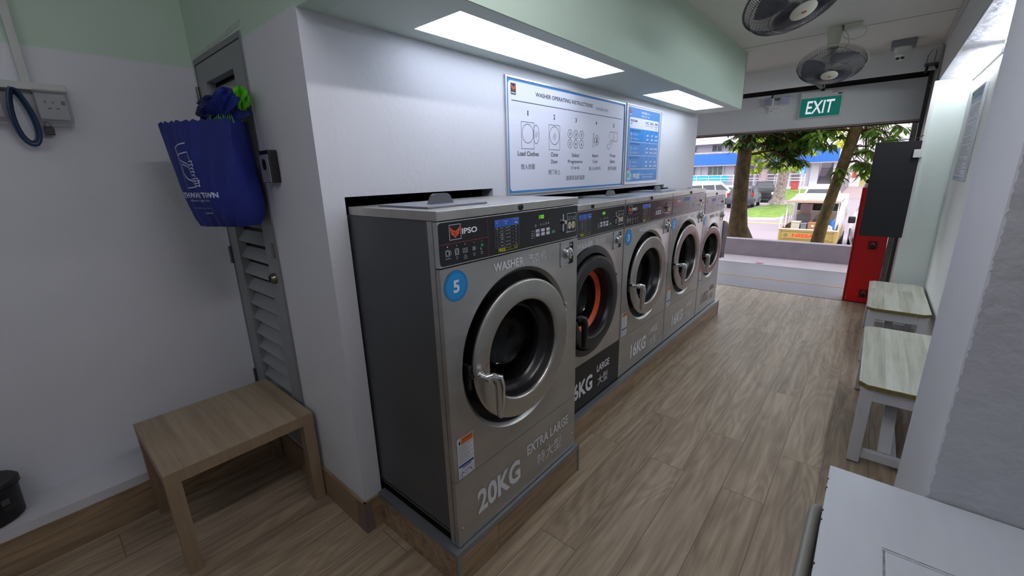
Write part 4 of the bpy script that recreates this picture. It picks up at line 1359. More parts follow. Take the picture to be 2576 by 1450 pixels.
r = thing('exit_sign', 'green EXIT sign box mounted on the header', 'sign', (-0.592, 5.85, 2.014))
M().box(-0.775, -0.409, 5.800, 5.849, 2.014, 2.272, 0.003).out('sign_housing', M_white, r)
E_ = lambda k=0: D((0, 5.800, 0), (1, 0, 0), (0, 0, 1), (0, -1, 0), off=0.0008 + k)
o = E_(); o.rect(-0.769, -0.417, 2.021, 2.211); o.out('green_panel', mat('exit_green', '#0c7465', 0.35, emit='#0c7465', estr=0.25), r)
o = E_(0.0008); o.text('EXIT', -0.716, -0.470, 2.053, 2.182, bold=0.012, shear=0.10); o.out('exit_lettering', mat('exit_white', '#f2f4ff', 0.4, emit='#f2f4ff', estr=0.45), r)
o = E_(0.0008)
for i in range(3):
    o.line((-0.505, 2.262 - 0.007 * i), (-0.430 - 0.02 * (i % 2), 2.262 - 0.007 * i), 0.003)
o.rect(-0.452, -0.420, 2.222, 2.240); o.out('sign_small_print', mat('blue_grey_print', '#59607e', 0.5), r)
o = E_(0.0008); o.disc(-0.418, 2.256, 0.004); o.out('red_button', mat('emblem_red', '#c9442f'), r)

r = thing('emergency_light', 'white twin-head emergency light on the header, left of the green sign', 'emergency light', (-0.995, 5.85, 2.10))
M().box(-1.075, -0.955, 5.812, 5.849, 2.100, 2.230, 0.004).out('housing', M_white, r)
o = D((0, 5.812, 0), (1, 0, 0), (0, 0, 1), (0, -1, 0)); o.disc(-1.040, 2.122, 0.004).line((-1.07, 2.124), (-1.05, 2.124), 0.003).line((-1.07, 2.145), (-0.96, 2.145), 0.0015); o.out('indicator_print', M_text, r)
for s_, cx_ in ((-1, -1.072), (1, -0.925)):
    a = radians(18) * s_
    R_ = Matrix.Rotation(a, 4, 'Z')
    T = Matrix.Translation((cx_, 5.795, 2.215)) @ R_
    h_ = M(T); h_.box(-0.045, 0.045, -0.022, 0.022, -0.042, 0.042, 0.010)
    ob = h_.out('lamp_head', M_white, r)
    h_ = M(T); h_.box(-0.041, 0.041, -0.026, -0.0215, -0.038, 0.038, 0.004)
    h_.out('lens', mat('lamp_lens', '#a8adc4', 0.25), ob)

# loose items in the shutter slot
r = thing('hanging_black_cable', 'black cable looping in the dark slot above the emergency light', 'cable', (-1.0, 5.88, 2.30))
M().tube([(-1.06, 5.846, 2.262), (-1.055, 5.848, 2.30), (-1.03, 5.86, 2.33), (-0.97, 5.90, 2.335), (-0.88, 5.94, 2.325), (-0.78, 5.96, 2.315)], 0.008, 8).out('cable', M_black, r)
r = thing('rope_bundle', 'frayed bundle of pale rope knotted with black tape above the sign', 'rope', (-0.60, 5.84, 2.29))
m = M()
random.seed(5)
for i in range(16):
    x = -0.62 + random.uniform(-0.05, 0.05)
    m.tube([(-0.592, 5.842, 2.290), ((x - 0.592) / 2, 5.835, 2.31), (x - 0.01, 5.835 + random.uniform(-.01, .01), 2.34 + random.uniform(0, 0.02))], 0.003, 5)
m.out('rope_strands', M_cream2, r)
M().ball((-0.592, 5.838, 2.285), 0.018, 10, 8).out('tape_knot', M_black, r)
r = thing('shutter_chain_hook', 'grey wire loop and pulley hanging beside the top right corner of the opening', 'hook', (0.20, 5.36, 2.30))
M().tube([(0.165, 5.372, 2.335), (0.167, 5.372, 2.40), (0.185, 5.372, 2.44), (0.215, 5.372, 2.44), (0.212, 5.372, 2.335)], 0.0025, 6).out('wire_loop', mat('grey_wire', '#6d6c6c', 0.5, 0.6), r)
M().box(0.155, 0.243, 5.355, 5.393, 2.312, 2.336, 0.003).out('pulley_block', mat('pulley_grey', '#4b4a4c', 0.5), r)
M().cyl((0.175, 5.37, 2.312), (0.170, 5.365, 2.262), 0.009, n=12).cyl((0.222, 5.365, 2.325), (0.238, 5.35, 2.285), 0.010, n=12).out('rubber_ends', M_black, r)

# ================================================================== RIGHT SIDE OBJECTS
r = thing('black_board', 'tall matt black panel hung across the edge of the recess', 'panel', (0.09, 5.11, 0.866))
M().box(-0.066, 0.2355, 5.100, 5.124, 0.866, 1.694, 0.004).out('panel_board', mat('matt_black_board', '#15151a', 0.75), r)
M().box(0.19, 0.232, 5.124, 5.224, 1.2, 1.24).box(0.19, 0.232, 5.124, 5.224, 1.5, 1.54).out('wall_bracket', mat('grey_wire', '#6d6c6c'), r)
M().tube([(-0.02, 5.115, 1.696), (0.01, 5.105, 1.704), (0.10, 5.11, 1.705), (0.20, 5.12, 1.716), (0.236, 5.13, 1.735)], 0.0035, 6).out('power_lead', M_black, r)
o = M().box(0.193, 0.244, 5.070, 5.098, 1.555, 1.622, 0.004).box(0.236, 0.257, 5.098, 5.24, 1.56, 1.618).out('wall_clip', M_white, origin=(0.22, 5.08, 1.59))
tag(o, 'small white box clipped over the right edge of the black panel', 'clip')

r = thing('red_cabinet', 'tall glossy red cabinet with two padlocks beside the exit opening', 'cabinet', (0.03, 6.1, 0))
M().box(-0.118, 0.172, 6.003, 6.26, 0.0, 1.272, 0.006).out('cabinet_body', mat('glossy_red', '#dc0a16', 0.28, var=0.05, vscale=6), r)
M().box(-0.108, -0.099, 5.9985, 6.003, 0.01, 1.262).out('door_seam', mat('dark_red_seam', '#86050e', 0.4), r)
M().box(-0.09, -0.085, 6.000, 6.003, 0.02, 0.07).out('scratch', mat('scratch_pink', '#e08a82', 0.5), r)
for z in (0.655, 0.105):
    b = M().box(0.018, 0.098, 6.0, 6.004, z - 0.045, z + 0.05).out('lock_recess', mat('recess_red', '#7c0a12', 0.4), r)
    k = thing('cabinet_padlock', 'black padlock with steel shackle on the red cabinet, %s' % ('the upper one' if z > 0.5 else 'the lower one near the floor'), 'padlock', (0.058, 5.99, z - 0.03), 'padlocks on the red cabinet')
    M().box(0.043, 0.076, 5.978, 5.997, z - 0.035, z + 0.002, 0.004).out('lock_body', M_black, k)
    M().tube([(0.0595 + 0.011 * cos(a), 5.988, z + 0.002 + 0.026 * sin(a)) for a in [pi * i / 8 for i in range(9)]], 0.003, 6).out('shackle', M_chrome, k)
r = thing('small_black_knob', 'small black rounded object on a white cap atop the red cabinet', 'knob', (-0.088, 6.05, 1.272))
M().cyl((-0.088, 6.05, 1.2725), (-0.088, 6.05, 1.315), 0.026, 0.018).out('white_cap', M_white, r)
M().ball((-0.080, 6.05, 1.337), 0.026, 16, 10, (1.1, 1, 0.9)).out('black_top', M_black, r)

# ---- benches
M_btop = plank_floor('bench_top_oak', '#9fa08e', '#bfbfae', '#d3d2c6', bw=2.4, bh=0.09, rough=0.45, axis='Y', seam=0.0002, swirl=False)
M_bedge = mat('plywood_edge', '#75663a', 0.6, var=0.2, vscale=60)
M_bleg = mat('white_bench_paint', '#c9cad0', 0.5)
def bench(y0, y1, label):
    x0, x1, H = 0.078, 0.440, 0.450
    r = thing('bench', label, 'bench', ((x0 + x1) / 2, (y0 + y1) / 2, 0), 'benches along the recess')
    c = 0.035
    pts = [(x0 + c, y0, 0), (x1 - c, y0, 0), (x1, y0 + c, 0), (x1, y1 - c, 0), (x1 - c, y1, 0), (x0 + c, y1, 0), (x0, y1 - c, 0), (x0, y0 + c, 0)]
    M().prism([(a, b, H - 0.003) for a, b, _ in pts], (0, 0, 0.003)).out('seat_surface', M_btop, r)
    M().prism([(a, b, H - 0.024) for a, b, _ in pts], (0, 0, 0.0205)).out('seat_board', M_bedge, r, label='brown plywood edge of the seat')
    lg = [(x0 + 0.012, y0 + 0.012), (x1 - 0.062, y0 + 0.012), (x0 + 0.012, y1 - 0.062), (x1 - 0.062, y1 - 0.062)]
    for a, b in lg:
        l_ = M().box(a, a + 0.05, b, b + 0.05, 0.004, H - 0.0245, 0.002).out('leg', M_bleg, r)
        M().box(a + 0.002, a + 0.048, b + 0.002, b + 0.048, 0, 0.004).out('foot_pad', M_black, l_)
    xa, xb2, ya, yb = x0 + 0.062, x1 - 0.062, y0 + 0.062, y1 - 0.062
    M().box(xa, xb2, y0 + 0.018, y0 + 0.040, H - 0.09, H - 0.0245).out('apron', M_bleg, r)
    M().box(xa, xb2, y1 - 0.040, y1 - 0.018, H - 0.09, H - 0.0245).out('apron', M_bleg, r)
    M().box(x0 + 0.018, x0 + 0.040, ya, yb, H - 0.09, H - 0.0245).out('apron', M_bleg, r)
    M().box(x1 - 0.040, x1 - 0.018, ya, yb, H - 0.09, H - 0.0245).out('apron', M_bleg, r)
    M().box(xa, xb2, y0 + 0.020, y0 + 0.055, 0.035, 0.075).out('stretcher', M_bleg, r)
    M().box(xa, xb2, y1 - 0.055, y1 - 0.020, 0.035, 0.075).out('stretcher', M_bleg, r)
    M().box((x0 + x1) / 2 - 0.02, (x0 + x1) / 2 + 0.02, y0 + 0.055, y1 - 0.055, 0.04, 0.07).out('stretcher', M_bleg, r)
    M().prism([(0.205, y0 + 0.06, 0.076), (0.255, y0 + 0.06, 0.076), (0.255, y0 + 0.30, H - 0.03), (0.205, y0 + 0.30, H - 0.03)], (0, 0.03, 0)).out('brace', M_bleg, r)
    return r
bench(2.560, 3.590, 'white bench with pale oak-look seat nearer the viewer, partly behind the pillar')
bench(4.090, 5.115, 'white bench with greyish oak-look seat farther away, below the black panel')

# ---- white desk
r = thing('desk', 'white painted wooden desk at the lower right corner against the rough wall', 'desk', (0.6, 0.9, 0))
M_desk = mat('white_desk_paint', '#cdd3da', 0.5, var=0.03, vscale=6, bump=0.05, bscale=30, stretch=(4, 1, 1))
M().box(0.016, 1.55, 0.45, 1.284, 0.690, 0.720, 0.002).out('desktop', M_desk, r)
for a, b in ((0.05, 0.48), (1.48, 0.48), (0.05, 1.22), (1.48, 1.22)):
    M().box(a, a + 0.045, b, b + 0.045, 0, 0.689).out('leg', M_bleg, r)
M().box(0.06, 1.52, 1.24, 1.26, 0.60, 0.689).out('apron', M_bleg, r)
M_scuff = mat('scuffed_groove', '#8b9092', 0.7, var=0.4, vscale=80)
dd = D((0, 0, 0.720), (1, 0, 0), (0, 1, 0), (0, 0, 1))
dd.line((0.122, 1.035), (0.95, 1.060), 0.0022).line((0.122, 1.028), (0.95, 1.053), 0.0010).line((0.125, 0.62), (0.125, 1.03), 0.004)
dd.out('worn_groove', M_scuff, r)
m = M()
for y in (0.90, 1.045, 1.08, 1.175, 1.215):
    m.box(0.0150, 0.0185, y, y + 0.006, 0.708, 0.7204)
m.out('paint_chips', mat('chip_brown', '#4c3b2c', 0.7), r)

# chair tucked under the desk's left end
r = thing('metal_chair', 'grey tubular metal chair tucked under the left end of the white desk', 'chair', (0.20, 0.93, 0))
M_tub = mat('grey_tube', '#9a9a93', 0.4, 0.3)
def arc(p, q, c, n=6):
    return [tuple(Vector(p) * (1 - t) ** 2 + Vector(c) * 2 * t * (1 - t) + Vector(q) * t * t) for t in [i / n for i in range(n + 1)]]
rail = [(0.055, 0.70, 0.02), (0.005, 0.70, 0.52)] + arc((0.0, 0.70, 0.58), (-0.004, 0.76, 0.64), (-0.004, 0.70, 0.64)) + arc((0.002, 1.16, 0.64), (0.018, 1.225, 0.58), (0.004, 1.225, 0.64)) + [(0.024, 1.225, 0.52), (0.06, 1.225, 0.02)]
M().tube(rail, 0.013, 12).out('back_frame', M_tub, r)
M().box(0.010, 0.020, 0.715, 1.205, 0.48, 0.615, 0.004).out('backrest', mat('grey_beige_plate', '#8c8a80', 0.5), r)
M().box(0.03, 0.44, 0.73, 1.19, 0.42, 0.445, 0.008).out('seat', mat('grey_beige_plate', '#8c8a80'), r)
M().tube([(0.38, 0.74, 0.02), (0.36, 0.74, 0.42)], 0.011, 10).out('leg', M_tub, r)
M().tube([(0.38, 1.18, 0.02), (0.36, 1.18, 0.42)], 0.011, 10).out('leg', M_tub, r)
M().tube([(0.03, 0.70, 0.405), (0.37, 0.74, 0.405), (0.37, 1.18, 0.405), (0.03, 1.225, 0.405)], 0.009, 8).out('seat_rail', M_tub, r)
m = M()
for p in ((0.055, 0.70), (0.06, 1.225), (0.38, 0.74), (0.38, 1.18)):
    m.cyl((p[0], p[1], 0), (p[0], p[1], 0.03), 0.015, n=12)
m.out('rubber_feet', M_rubber, r)

# ================================================================== BLUE BAG ON THE DOOR
def lerp(a, b, t):
    return a + (b - a) * t
ROWS = [  # z, left near edge, right near edge, right edge at the door, back left
    (1.725, (-2.245, 0.455), (-1.875, 0.600), (-2.020, 0.700), (-2.330, 0.700)),
    (1.60, (-2.225, 0.462), (-1.880, 0.585), (-1.985, 0.700), (-2.320, 0.700)),
    (1.50, (-2.200, 0.470), (-1.885, 0.575), (-1.965, 0.698), (-2.300, 0.700)),
    (1.42, (-2.175, 0.480), (-1.895, 0.570), (-1.955, 0.696), (-2.280, 0.700)),
    (1.36, (-2.155, 0.490), (-1.915, 0.570), (-1.955, 0.690), (-2.260, 0.698)),
    (1.325, (-2.150, 0.505), (-1.945, 0.580), (-1.965, 0.670), (-2.250, 0.690))]
def bag_row(z):
    for i in range(len(ROWS) - 1):
        if ROWS[i][0] >= z >= ROWS[i + 1][0]:
            t = (ROWS[i][0] - z) / (ROWS[i][0] - ROWS[i + 1][0])
            return [Vector((lerp(a[0], b[0], t), lerp(a[1], b[1], t))) for a, b in zip(ROWS[i][1:], ROWS[i + 1][1:])]
    R_ = ROWS[0] if z > ROWS[0][0] else ROWS[-1]
    return [Vector(a) for a in R_[1:]]
def bag_face(s, z, off=0.0):
    L, R_, Bk, BL = bag_row(z)
    p = L.lerp(R_, s)
    n = Vector(((R_ - L).y, -(R_ - L).x)).normalized()
    bulge = 0.030 * sin(pi * min(max(s, 0), 1)) * (0.45 + 0.55 * sin(pi * min(max((1.725 - z) / 0.40, 0), 1)))
    fold = 0.006 * sin(9 * s + 14 * z) * sin(pi * min(max(s, 0), 1)) + 0.004 * sin(31 * s - 9 * z)
    p = p + n * (bulge + fold + off)
    return Vector((p.x, p.y, z))
random.seed(21)
r = thing('shopping_bag', 'bulging blue woven shopping bag with white washing print hanging on the louvred door', 'bag', (-2.08, 0.60, 1.32))
vs, fs = [], []
NZ, NS = 22, 20
rowsN = []
for j in range(NZ + 1):
    z = lerp(1.725, 1.325, j / NZ)
    L, R_, Bk, BL = bag_row(z)
    row = [bag_face(i / NS, z) for i in range(NS + 1)]
    for i in range(1, 7):
        t = i / 6
        q = R_.lerp(Bk, t)
        row.append(Vector((q.x + 0.018 * sin(pi * t) + 0.005 * sin(20 * z + 5 * t), q.y, z)))
    for i in range(1, 4):
        q = Bk.lerp(BL, i / 3); row.append(Vector((q.x, q.y, z)))
    for i in range(1, 4):
        q = BL.lerp(L, i / 4); row.append(Vector((q.x, q.y, z)))
    rowsN.append(row)
nk = len(rowsN[0])
# pinked top edge
for i in range(nk):
    rowsN[0][i] = rowsN[0][i] + Vector((0, 0, (0.006 if i % 2 else -0.002) - 0.0 + 0.010 * (1 - i / nk)))
for row in rowsN:
    vs += row
for j in range(NZ):
    for i in range(nk):
        i2 = (i + 1) % nk
        fs.append((j * nk + i, j * nk + i2, (j + 1) * nk + i2, (j + 1) * nk + i))
k0 = len(vs)
c = sum((Vector(p) for p in rowsN[-1]), Vector()) / nk
vs.append(c + Vector((0, 0, -0.004)))
for i in range(nk):
    fs.append((NZ * nk + i, NZ * nk + (i + 1) % nk, k0))
M_bag = mat('royal_blue_nonwoven', '#12237a', 0.62, var=0.10, vscale=14, bump=0.12, bscale=120)
m = M(); m.add(vs, fs, True); m.out('bag_body', M_bag, r)
class DB(D):
    def pt(s, u, v, k=0.0):
        return bag_face(u, v, 0.0014 + k)
o = DB((0, 0, 0), U, V, N)
def LN(pts, w=0.0042, closed=False):
    out = []
    for i in range(len(pts) - (0 if closed else 1)):
        a, b = pts[i], pts[(i + 1) % len(pts)]
        # s runs over ~0.38 m of cloth, so widen lines in s by 1/0.38
        d = Vector(((b[0] - a[0]) * 0.38, b[1] - a[1]))
        if d.length < 1e-6: continue
        d.normalize(); n_ = Vector((-d.y, d.x)) * w / 2
        K = 4
        for k in range(K):
            t0, t1 = k / K, (k + 1) / K
            p0 = (a[0] + (b[0] - a[0]) * t0, a[1] + (b[1] - a[1]) * t0); p1 = (a[0] + (b[0] - a[0]) * t1, a[1] + (b[1] - a[1]) * t1)
            o.poly([(p0[0] - n_.x / 0.38, p0[1] - n_.y), (p1[0] - n_.x / 0.38, p1[1] - n_.y), (p1[0] + n_.x / 0.38, p1[1] + n_.y), (p0[0] + n_.x / 0.38, p0[1] + n_.y)])
s0 = 0.20
LN([(s0 + 0.00, 1.640), (s0 + 0.22, 1.652)]); LN([(s0, 1.640), (s0 + 0.01, 1.610), (s0 + 0.035, 1.608)])
LN([(s0 + 0.01, 1.610), (s0 + 0.02, 1.480), (s0 + 0.34, 1.488), (s0 + 0.36, 1.512)]); LN([(s0 + 0.02, 1.608), (s0 + 0.24, 1.618), (s0 + 0.30, 1.588)])
LN([(s0 + 0.09, 1.590), (s0 + 0.20, 1.572), (s0 + 0.26, 1.560)]); LN([(s0 + 0.09, 1.570), (s0 + 0.08, 1.540), (s0 + 0.13, 1.515), (s0 + 0.22, 1.505)], 0.006)
LN([(s0 + 0.11, 1.575), (s0 + 0.20, 1.560), (s0 + 0.22, 1.535), (s0 + 0.24, 1.520), (s0 + 0.20, 1.510)])
for k in range(5):
    LN([(s0 + 0.24, 1.580 - 0.013 * k), (s0 + 0.32 + 0.01 * (k % 2), 1.583 - 0.013 * k)]); LN([(s0 + 0.32 + 0.01 * (k % 2), 1.583 - 0.013 * k), (s0 + 0.325, 1.575 - 0.013 * k)])
for k in range(4):
    LN([(s0 + 0.20, 1.514 - 0.009 * k), (s0 + 0.35, 1.518 - 0.009 * k)], 0.003); LN([(s0 + 0.21 + 0.045 * k, 1.485), (s0 + 0.21 + 0.045 * k, 1.517)], 0.003)
def BT(t, a, b, z0, z1, bold=0.0):
    vs_, fs_ = text_geo(t, bold, 2)
    x0, x1 = min(x for x, y in vs_), max(x for x, y in vs_); y0_, y1_ = min(y for x, y in vs_), max(y for x, y in vs_)
    o.m.add([o.pt(a + (x - x0) / (x1 - x0) * (b - a), z0 + (y - y0_) / (y1_ - y0_) * (z1 - z0)) for x, y in vs_], fs_)
BT('THE WASH TOWN', 0.07, 0.78, 1.442, 1.464, 0.05)
BT('endless fragrance', 0.16, 0.66, 1.426, 1.437); BT('812 Wash Line St  www', 0.22, 0.66, 1.400, 1.404); BT('S comm', 0.40, 0.58, 1.378, 1.388)
o.out('white_print', mat('bag_print', '#c3cbe6', 0.6), r)
M().tube([(-2.10, 0.690, 1.73), (-2.11, 0.69, 1.80), (-2.115, 0.712, 1.845), (-2.12, 0.724, 1.83)], 0.004, 6).out('strap', M_bag, r)


def crumple(name, c, sc, seed, material, label, ruff=0.35, cat='cloth'):
    """folded cloth wad"""
    rnd = random.Random(seed)
    ph = [(rnd.uniform(1, 4.4), rnd.uniform(1, 5), rnd.uniform(0, 6)) for _ in range(6)]
    n_, m_ = 64, 34
    vs, fs = [], []
    for j in range(m_ + 1):
        t = pi * j / m_
        for i in range(n_):
            a = 2 * pi * i / n_
            # keep periodic in a
            k = 1 + ruff * (sum(1 - 2 * abs(sin((round(p) * a * 2 + q * t * 2 + f) / 2)) for p, q, f in ph) / 3.0 + 0.15)
            vs.append(Vector(c) + Vector((sc[0] * k * sin(t) * cos(a), sc[1] * k * sin(t) * sin(a), sc[2] * (0.8 + 0.2 * k) * cos(t))))
    for j in range(m_):
        for i in range(n_):
            i2 = (i + 1) % n_
            fs.append((j * n_ + i, (j + 1) * n_ + i, (j + 1) * n_ + i2, j * n_ + i2))
    m = M(); m.add(vs, fs, False)
    o = m.out(name, material, origin=(c[0], c[1], c[2] - sc[2]))
    return tag(o, label, cat)
M_bag2 = mat('navy_blue_nonwoven', '#0f1d58', 0.65, var=0.2, vscale=10, bump=0.2, bscale=50)
crumple('folded_bag', (-2.085, 0.622, 1.775), (0.135, 0.062, 0.062), 1, M_bag2, 'crumpled navy bag stuffed on top of the blue shopping bag, the largest wad', cat='bag')
crumple('folded_bag', (-1.970, 0.630, 1.785), (0.062, 0.050, 0.062), 4, M_bag, 'rolled blue bag sticking out at the right of the shopping bag opening', cat='bag')
crumple('green_bag', (-1.945, 0.672, 1.815), (0.048, 0.030, 0.042), 9, mat('lime_green_cloth', '#5fc21e', 0.6, var=0.15, vscale=30), 'lime green folded bag sticking up behind the blue ones', 0.5, cat='bag')
m = M()
random.seed(8)
for i in range(9):
    x, y = -1.985 + 0.011 * i, 0.566 + 0.004 * i
    m.add([(x, y, 1.715), (x + 0.012, y + 0.004, 1.715), (x + random.uniform(-.004, .01), y + 0.002, 1.738 + random.uniform(0, 0.016))], [(0, 1, 2)])
    m.add([(x + 0.006, y + 0.012, 1.715), (x + 0.018, y + 0.016, 1.715), (x + 0.010, y + 0.012, 1.742 + random.uniform(0, 0.012))], [(0, 1, 2)])
tag(m.out('green_cloth_edge', MATS['lime_green_cloth'], origin=(-1.94, 0.57, 1.715)), 'zigzag-cut lime green cloth edge showing in the mouth of the blue shopping bag', 'cloth')

# ================================================================== OUTSIDE
RZ = -1.5
M_cement = mat('grey_painted_cement', '#77777d', 0.5, var=0.06, vscale=3, stretch=(1, 3, 1), rvar=0.1)
struct(M().box(-9, 5, 5.98, 7.66, -0.12, -0.004).out('walkway', M_cement), 'grey painted walkway outside the door')
struct(M().box(-9, 5, 6.652, 6.678, -0.004, -0.001).out('walkway_line', mat('orange_line', '#c98e52', 0.6)), 'thin orange line across the walkway')
struct(M().box(-9, 5, 7.66, 8.35, -0.12, -0.002).out('apron_kerb', mat('bare_concrete', '#b9b0b6', 0.8, var=0.08, vscale=5)), 'bare concrete strip by the low wall')
struct(M().box(-4.2, 0.9, 5.975, 5.985, -0.004, 0.0025).out('floor_edge', mat('frayed_edge', '#6f5b3a', 0.7, var=0.5, vscale=40)), 'worn edge of the vinyl at the threshold')
M_lowwall = mat('low_wall_paint', '#a8a2aa', 0.8, var=0.07, vscale=7, bump=0.15, bscale=20)
struct(M().box(-9, 5, 8.35, 8.52, -0.1, 0.288, 0.01).out('wall_low', M_lowwall), 'low concrete wall outside')
o = M().prism([(-1.34, 7.72, 0.0), (-1.27, 7.70, 0.0), (-1.22, 7.74, 0.0), (-1.29, 7.77, 0.0)], (0, 0, 0.004)).out('dry_leaf', mat('dry_leaf', '#a4633f', 0.7), origin=(-1.28, 7.73, 0))
tag(o, 'brown dry leaf lying on the concrete strip before the low wall', 'leaf')
# unseen shop block overhead, put in and sized to shade walkway and near trees
m = M()
m.box(-12, 8, -4, 7.75, 3.0, 3.3); m.box(-12, 8, 6.06, 6.3, 2.64, 3.0); m.box(-12, 8, 6.3, 7.75, 3.3, 6.4)
m.box(0.47, 8, 6.05, 6.25, -0.1, 3.0)
struct(m.out('block_above', mat('block_concrete', '#b9b9b9', 0.8)), 'unseen storeys of the shop block, sized to shade the walkway')

M_road = mat('sunlit_road', '#857b82', 0.85, var=0.05, vscale=0.8)
struct(M().box(-60, 40, 10.4, 62, RZ - 0.2, RZ).out('road', M_road), 'car park and service road')
M_grass = mat('lawn', '#64802f', 0.9, var=0.28, vscale=3, bump=0.4, bscale=14)
struct(M().prism([(-60, 8.52, -0.25), (-60, 10.2, -0.7), (-60, 11.2, RZ), (-60, 8.52, RZ)], (100, 0, 0)).out('verge', mat('verge_soil', '#8d8a5e', 0.9, var=0.25, vscale=4)), 'soil verge behind the low wall')
# painted kerb lines and island
def blob(cx, cy, rx, ry, z, n=40, ph=0.0, p=2.5):
    out = []
    for i in range(n):
        a = 2 * pi * i / n
        c, s_ = cos(a), sin(a)
        k = (abs(c) ** p + abs(s_) ** p) ** (-1 / p)
        out.append((cx + rx * k * c, cy + ry * k * s_, z))
    return out
isl = [(-6.9, 29.2), (-5.6, 28.7), (-4.3, 29.1), (-3.6, 31), (-3.9, 36), (-4.3, 41), (-5.2, 42.5), (-6.5, 41.0), (-7.0, 37), (-7.2, 32)]
struct(M().prism([(x, y, RZ) for x, y in isl], (0, 0, 0.13)).out('kerb_island', mat('kerb_stone', '#bdb2b4', 0.8)), 'kerb of the grass island')
def inset(P_, k):
    cx = sum(p[0] for p in P_) / len(P_); cy = sum(p[1] for p in P_) / len(P_)
    return [(cx + (x - cx) * k, cy + (y - cy) * k) for x, y in P_]
gi = inset(isl, 0.94)
m = M()
cx = sum(p[0] for p in gi) / len(gi); cy = sum(p[1] for p in gi) / len(gi)
n = len(gi)
m.add([(x, y, RZ + 0.135) for x, y in gi] + [(cx + (x - cx) * .5, cy + (y - cy) * .5, RZ + 0.32) for x, y in gi] + [(cx, cy, RZ + 0.38)],
      [(i, (i + 1) % n, n + (i + 1) % n, n + i) for i in range(n)] + [(n + i, n + (i + 1) % n, 2 * n) for i in range(n)], True)
tag(m.out('grass_island', M_grass, origin=(cx, cy, RZ + 0.13)), 'bright green grass island in the car park around the pale trunk', 'grass', kind='stuff')
m = M(); m.box(-9, -2.2, 27.4, 27.75, RZ, RZ + 0.006)
struct(m.out('road_line', mat('yellow_line', '#d8b25a', 0.8)), 'yellow road line before the grass island')
# lawn bank in front of the building
m = M(); m.add([(-8.3, 49, RZ + .02), (-3.3, 49, RZ + .02), (-3.3, 54, -0.85), (-8.3, 54, -0.85)], [(0, 1, 2, 3)], True)
m.add([(-8.3, 54, -0.85), (-3.3, 54, -0.85), (-3.3, 57, -0.85), (-8.3, 57, -0.85)], [(0, 1, 2, 3)])
m.add([(-8.3, 49, RZ + .02), (-8.3, 54, -0.85), (-8.3, 57, -0.85), (-8.3, 57, RZ)], [(0, 1, 2, 3)])
tag(m.out('lawn_bank', M_grass, origin=(-3.5, 50, RZ)), 'sloping green lawn in front of the white and blue building', 'grass', kind='stuff')


# ---- trees
def bark(name, c):
    return mat(name, c, 0.9, var=0.55, vscale=9, bump=1.0, bscale=16, stretch=(1.6, 1.6, 0.8))


def leaf_mat(name, c, tr=0.5):
    if name in MATS:
        return MATS[name]
    m = bpy.data.materials.new(name)
    m.use_nodes = True
    n, l = m.node_tree.nodes, m.node_tree.links
    n.clear()
    g = n.new('ShaderNodeNewGeometry')
    t = n.new('ShaderNodeTexNoise'); t.inputs['Scale'].default_value = 5
    l.new(g.outputs['Position'], t.inputs['Vector'])
    r = n.new('ShaderNodeValToRGB')
    cc = lin(c)
    r.color_ramp.elements[0].position = 0.35; r.color_ramp.elements[1].position = 0.65
    r.color_ramp.elements[0].color = (cc[0] * 0.55, cc[1] * 0.6, cc[2] * 0.55, 1)
    r.color_ramp.elements[1].color = (min(1, cc[0] * 1.5), min(1, cc[1] * 1.35), cc[2] * 1.1, 1)
    l.new(t.outputs['Fac'], r.inputs[0])
    d = n.new('ShaderNodeBsdfPrincipled'); d.inputs['Roughness'].default_value = 0.45
    q = n.new('ShaderNodeBsdfTranslucent')
    mx = n.new('ShaderNodeMixShader'); mx.inputs[0].default_value = tr
    o = n.new('ShaderNodeOutputMaterial')
    l.new(r.outputs[0], d.inputs['Base Color']); l.new(r.outputs[0], q.inputs[0])
    l.new(d.outputs[0], mx.inputs[1]); l.new(q.outputs[0], mx.inputs[2]); l.new(mx.outputs[0], o.inputs[0])
    MATS[name] = m
    return m


def leaf(m, base, d, L, w, rnd):
    """one long drooping leaf: folded strip of four quads"""
    d = Vector(d).normalized()
    s_ = d.cross(Vector((0, 0, 1)))
    if s_.length < 0.1: s_ = Vector((1, 0, 0))
    s_.normalize()
    n_ = s_.cross(d)
    c = []
    droop = Vector((0, 0, -1)) * L * rnd.uniform(0.1, 0.35)
    for t, ww in ((0, 0.1), (0.3, 0.9), (0.65, 1.0), (1.0, 0.05)):
        p = Vector(base) + d * L * t + droop * t * t
        c.append((p + s_ * w * ww / 2 + n_ * w * 0.12 * ww, p, p - s_ * w * ww / 2 + n_ * w * 0.12 * ww))
    vs = [q for r_ in c for q in r_]
    fs = []
    for i in range(3):
        a = i * 3
        fs += [(a, a + 1, a + 4, a + 3), (a + 1, a + 2, a + 5, a + 4)]
    m.add(vs, fs, True)


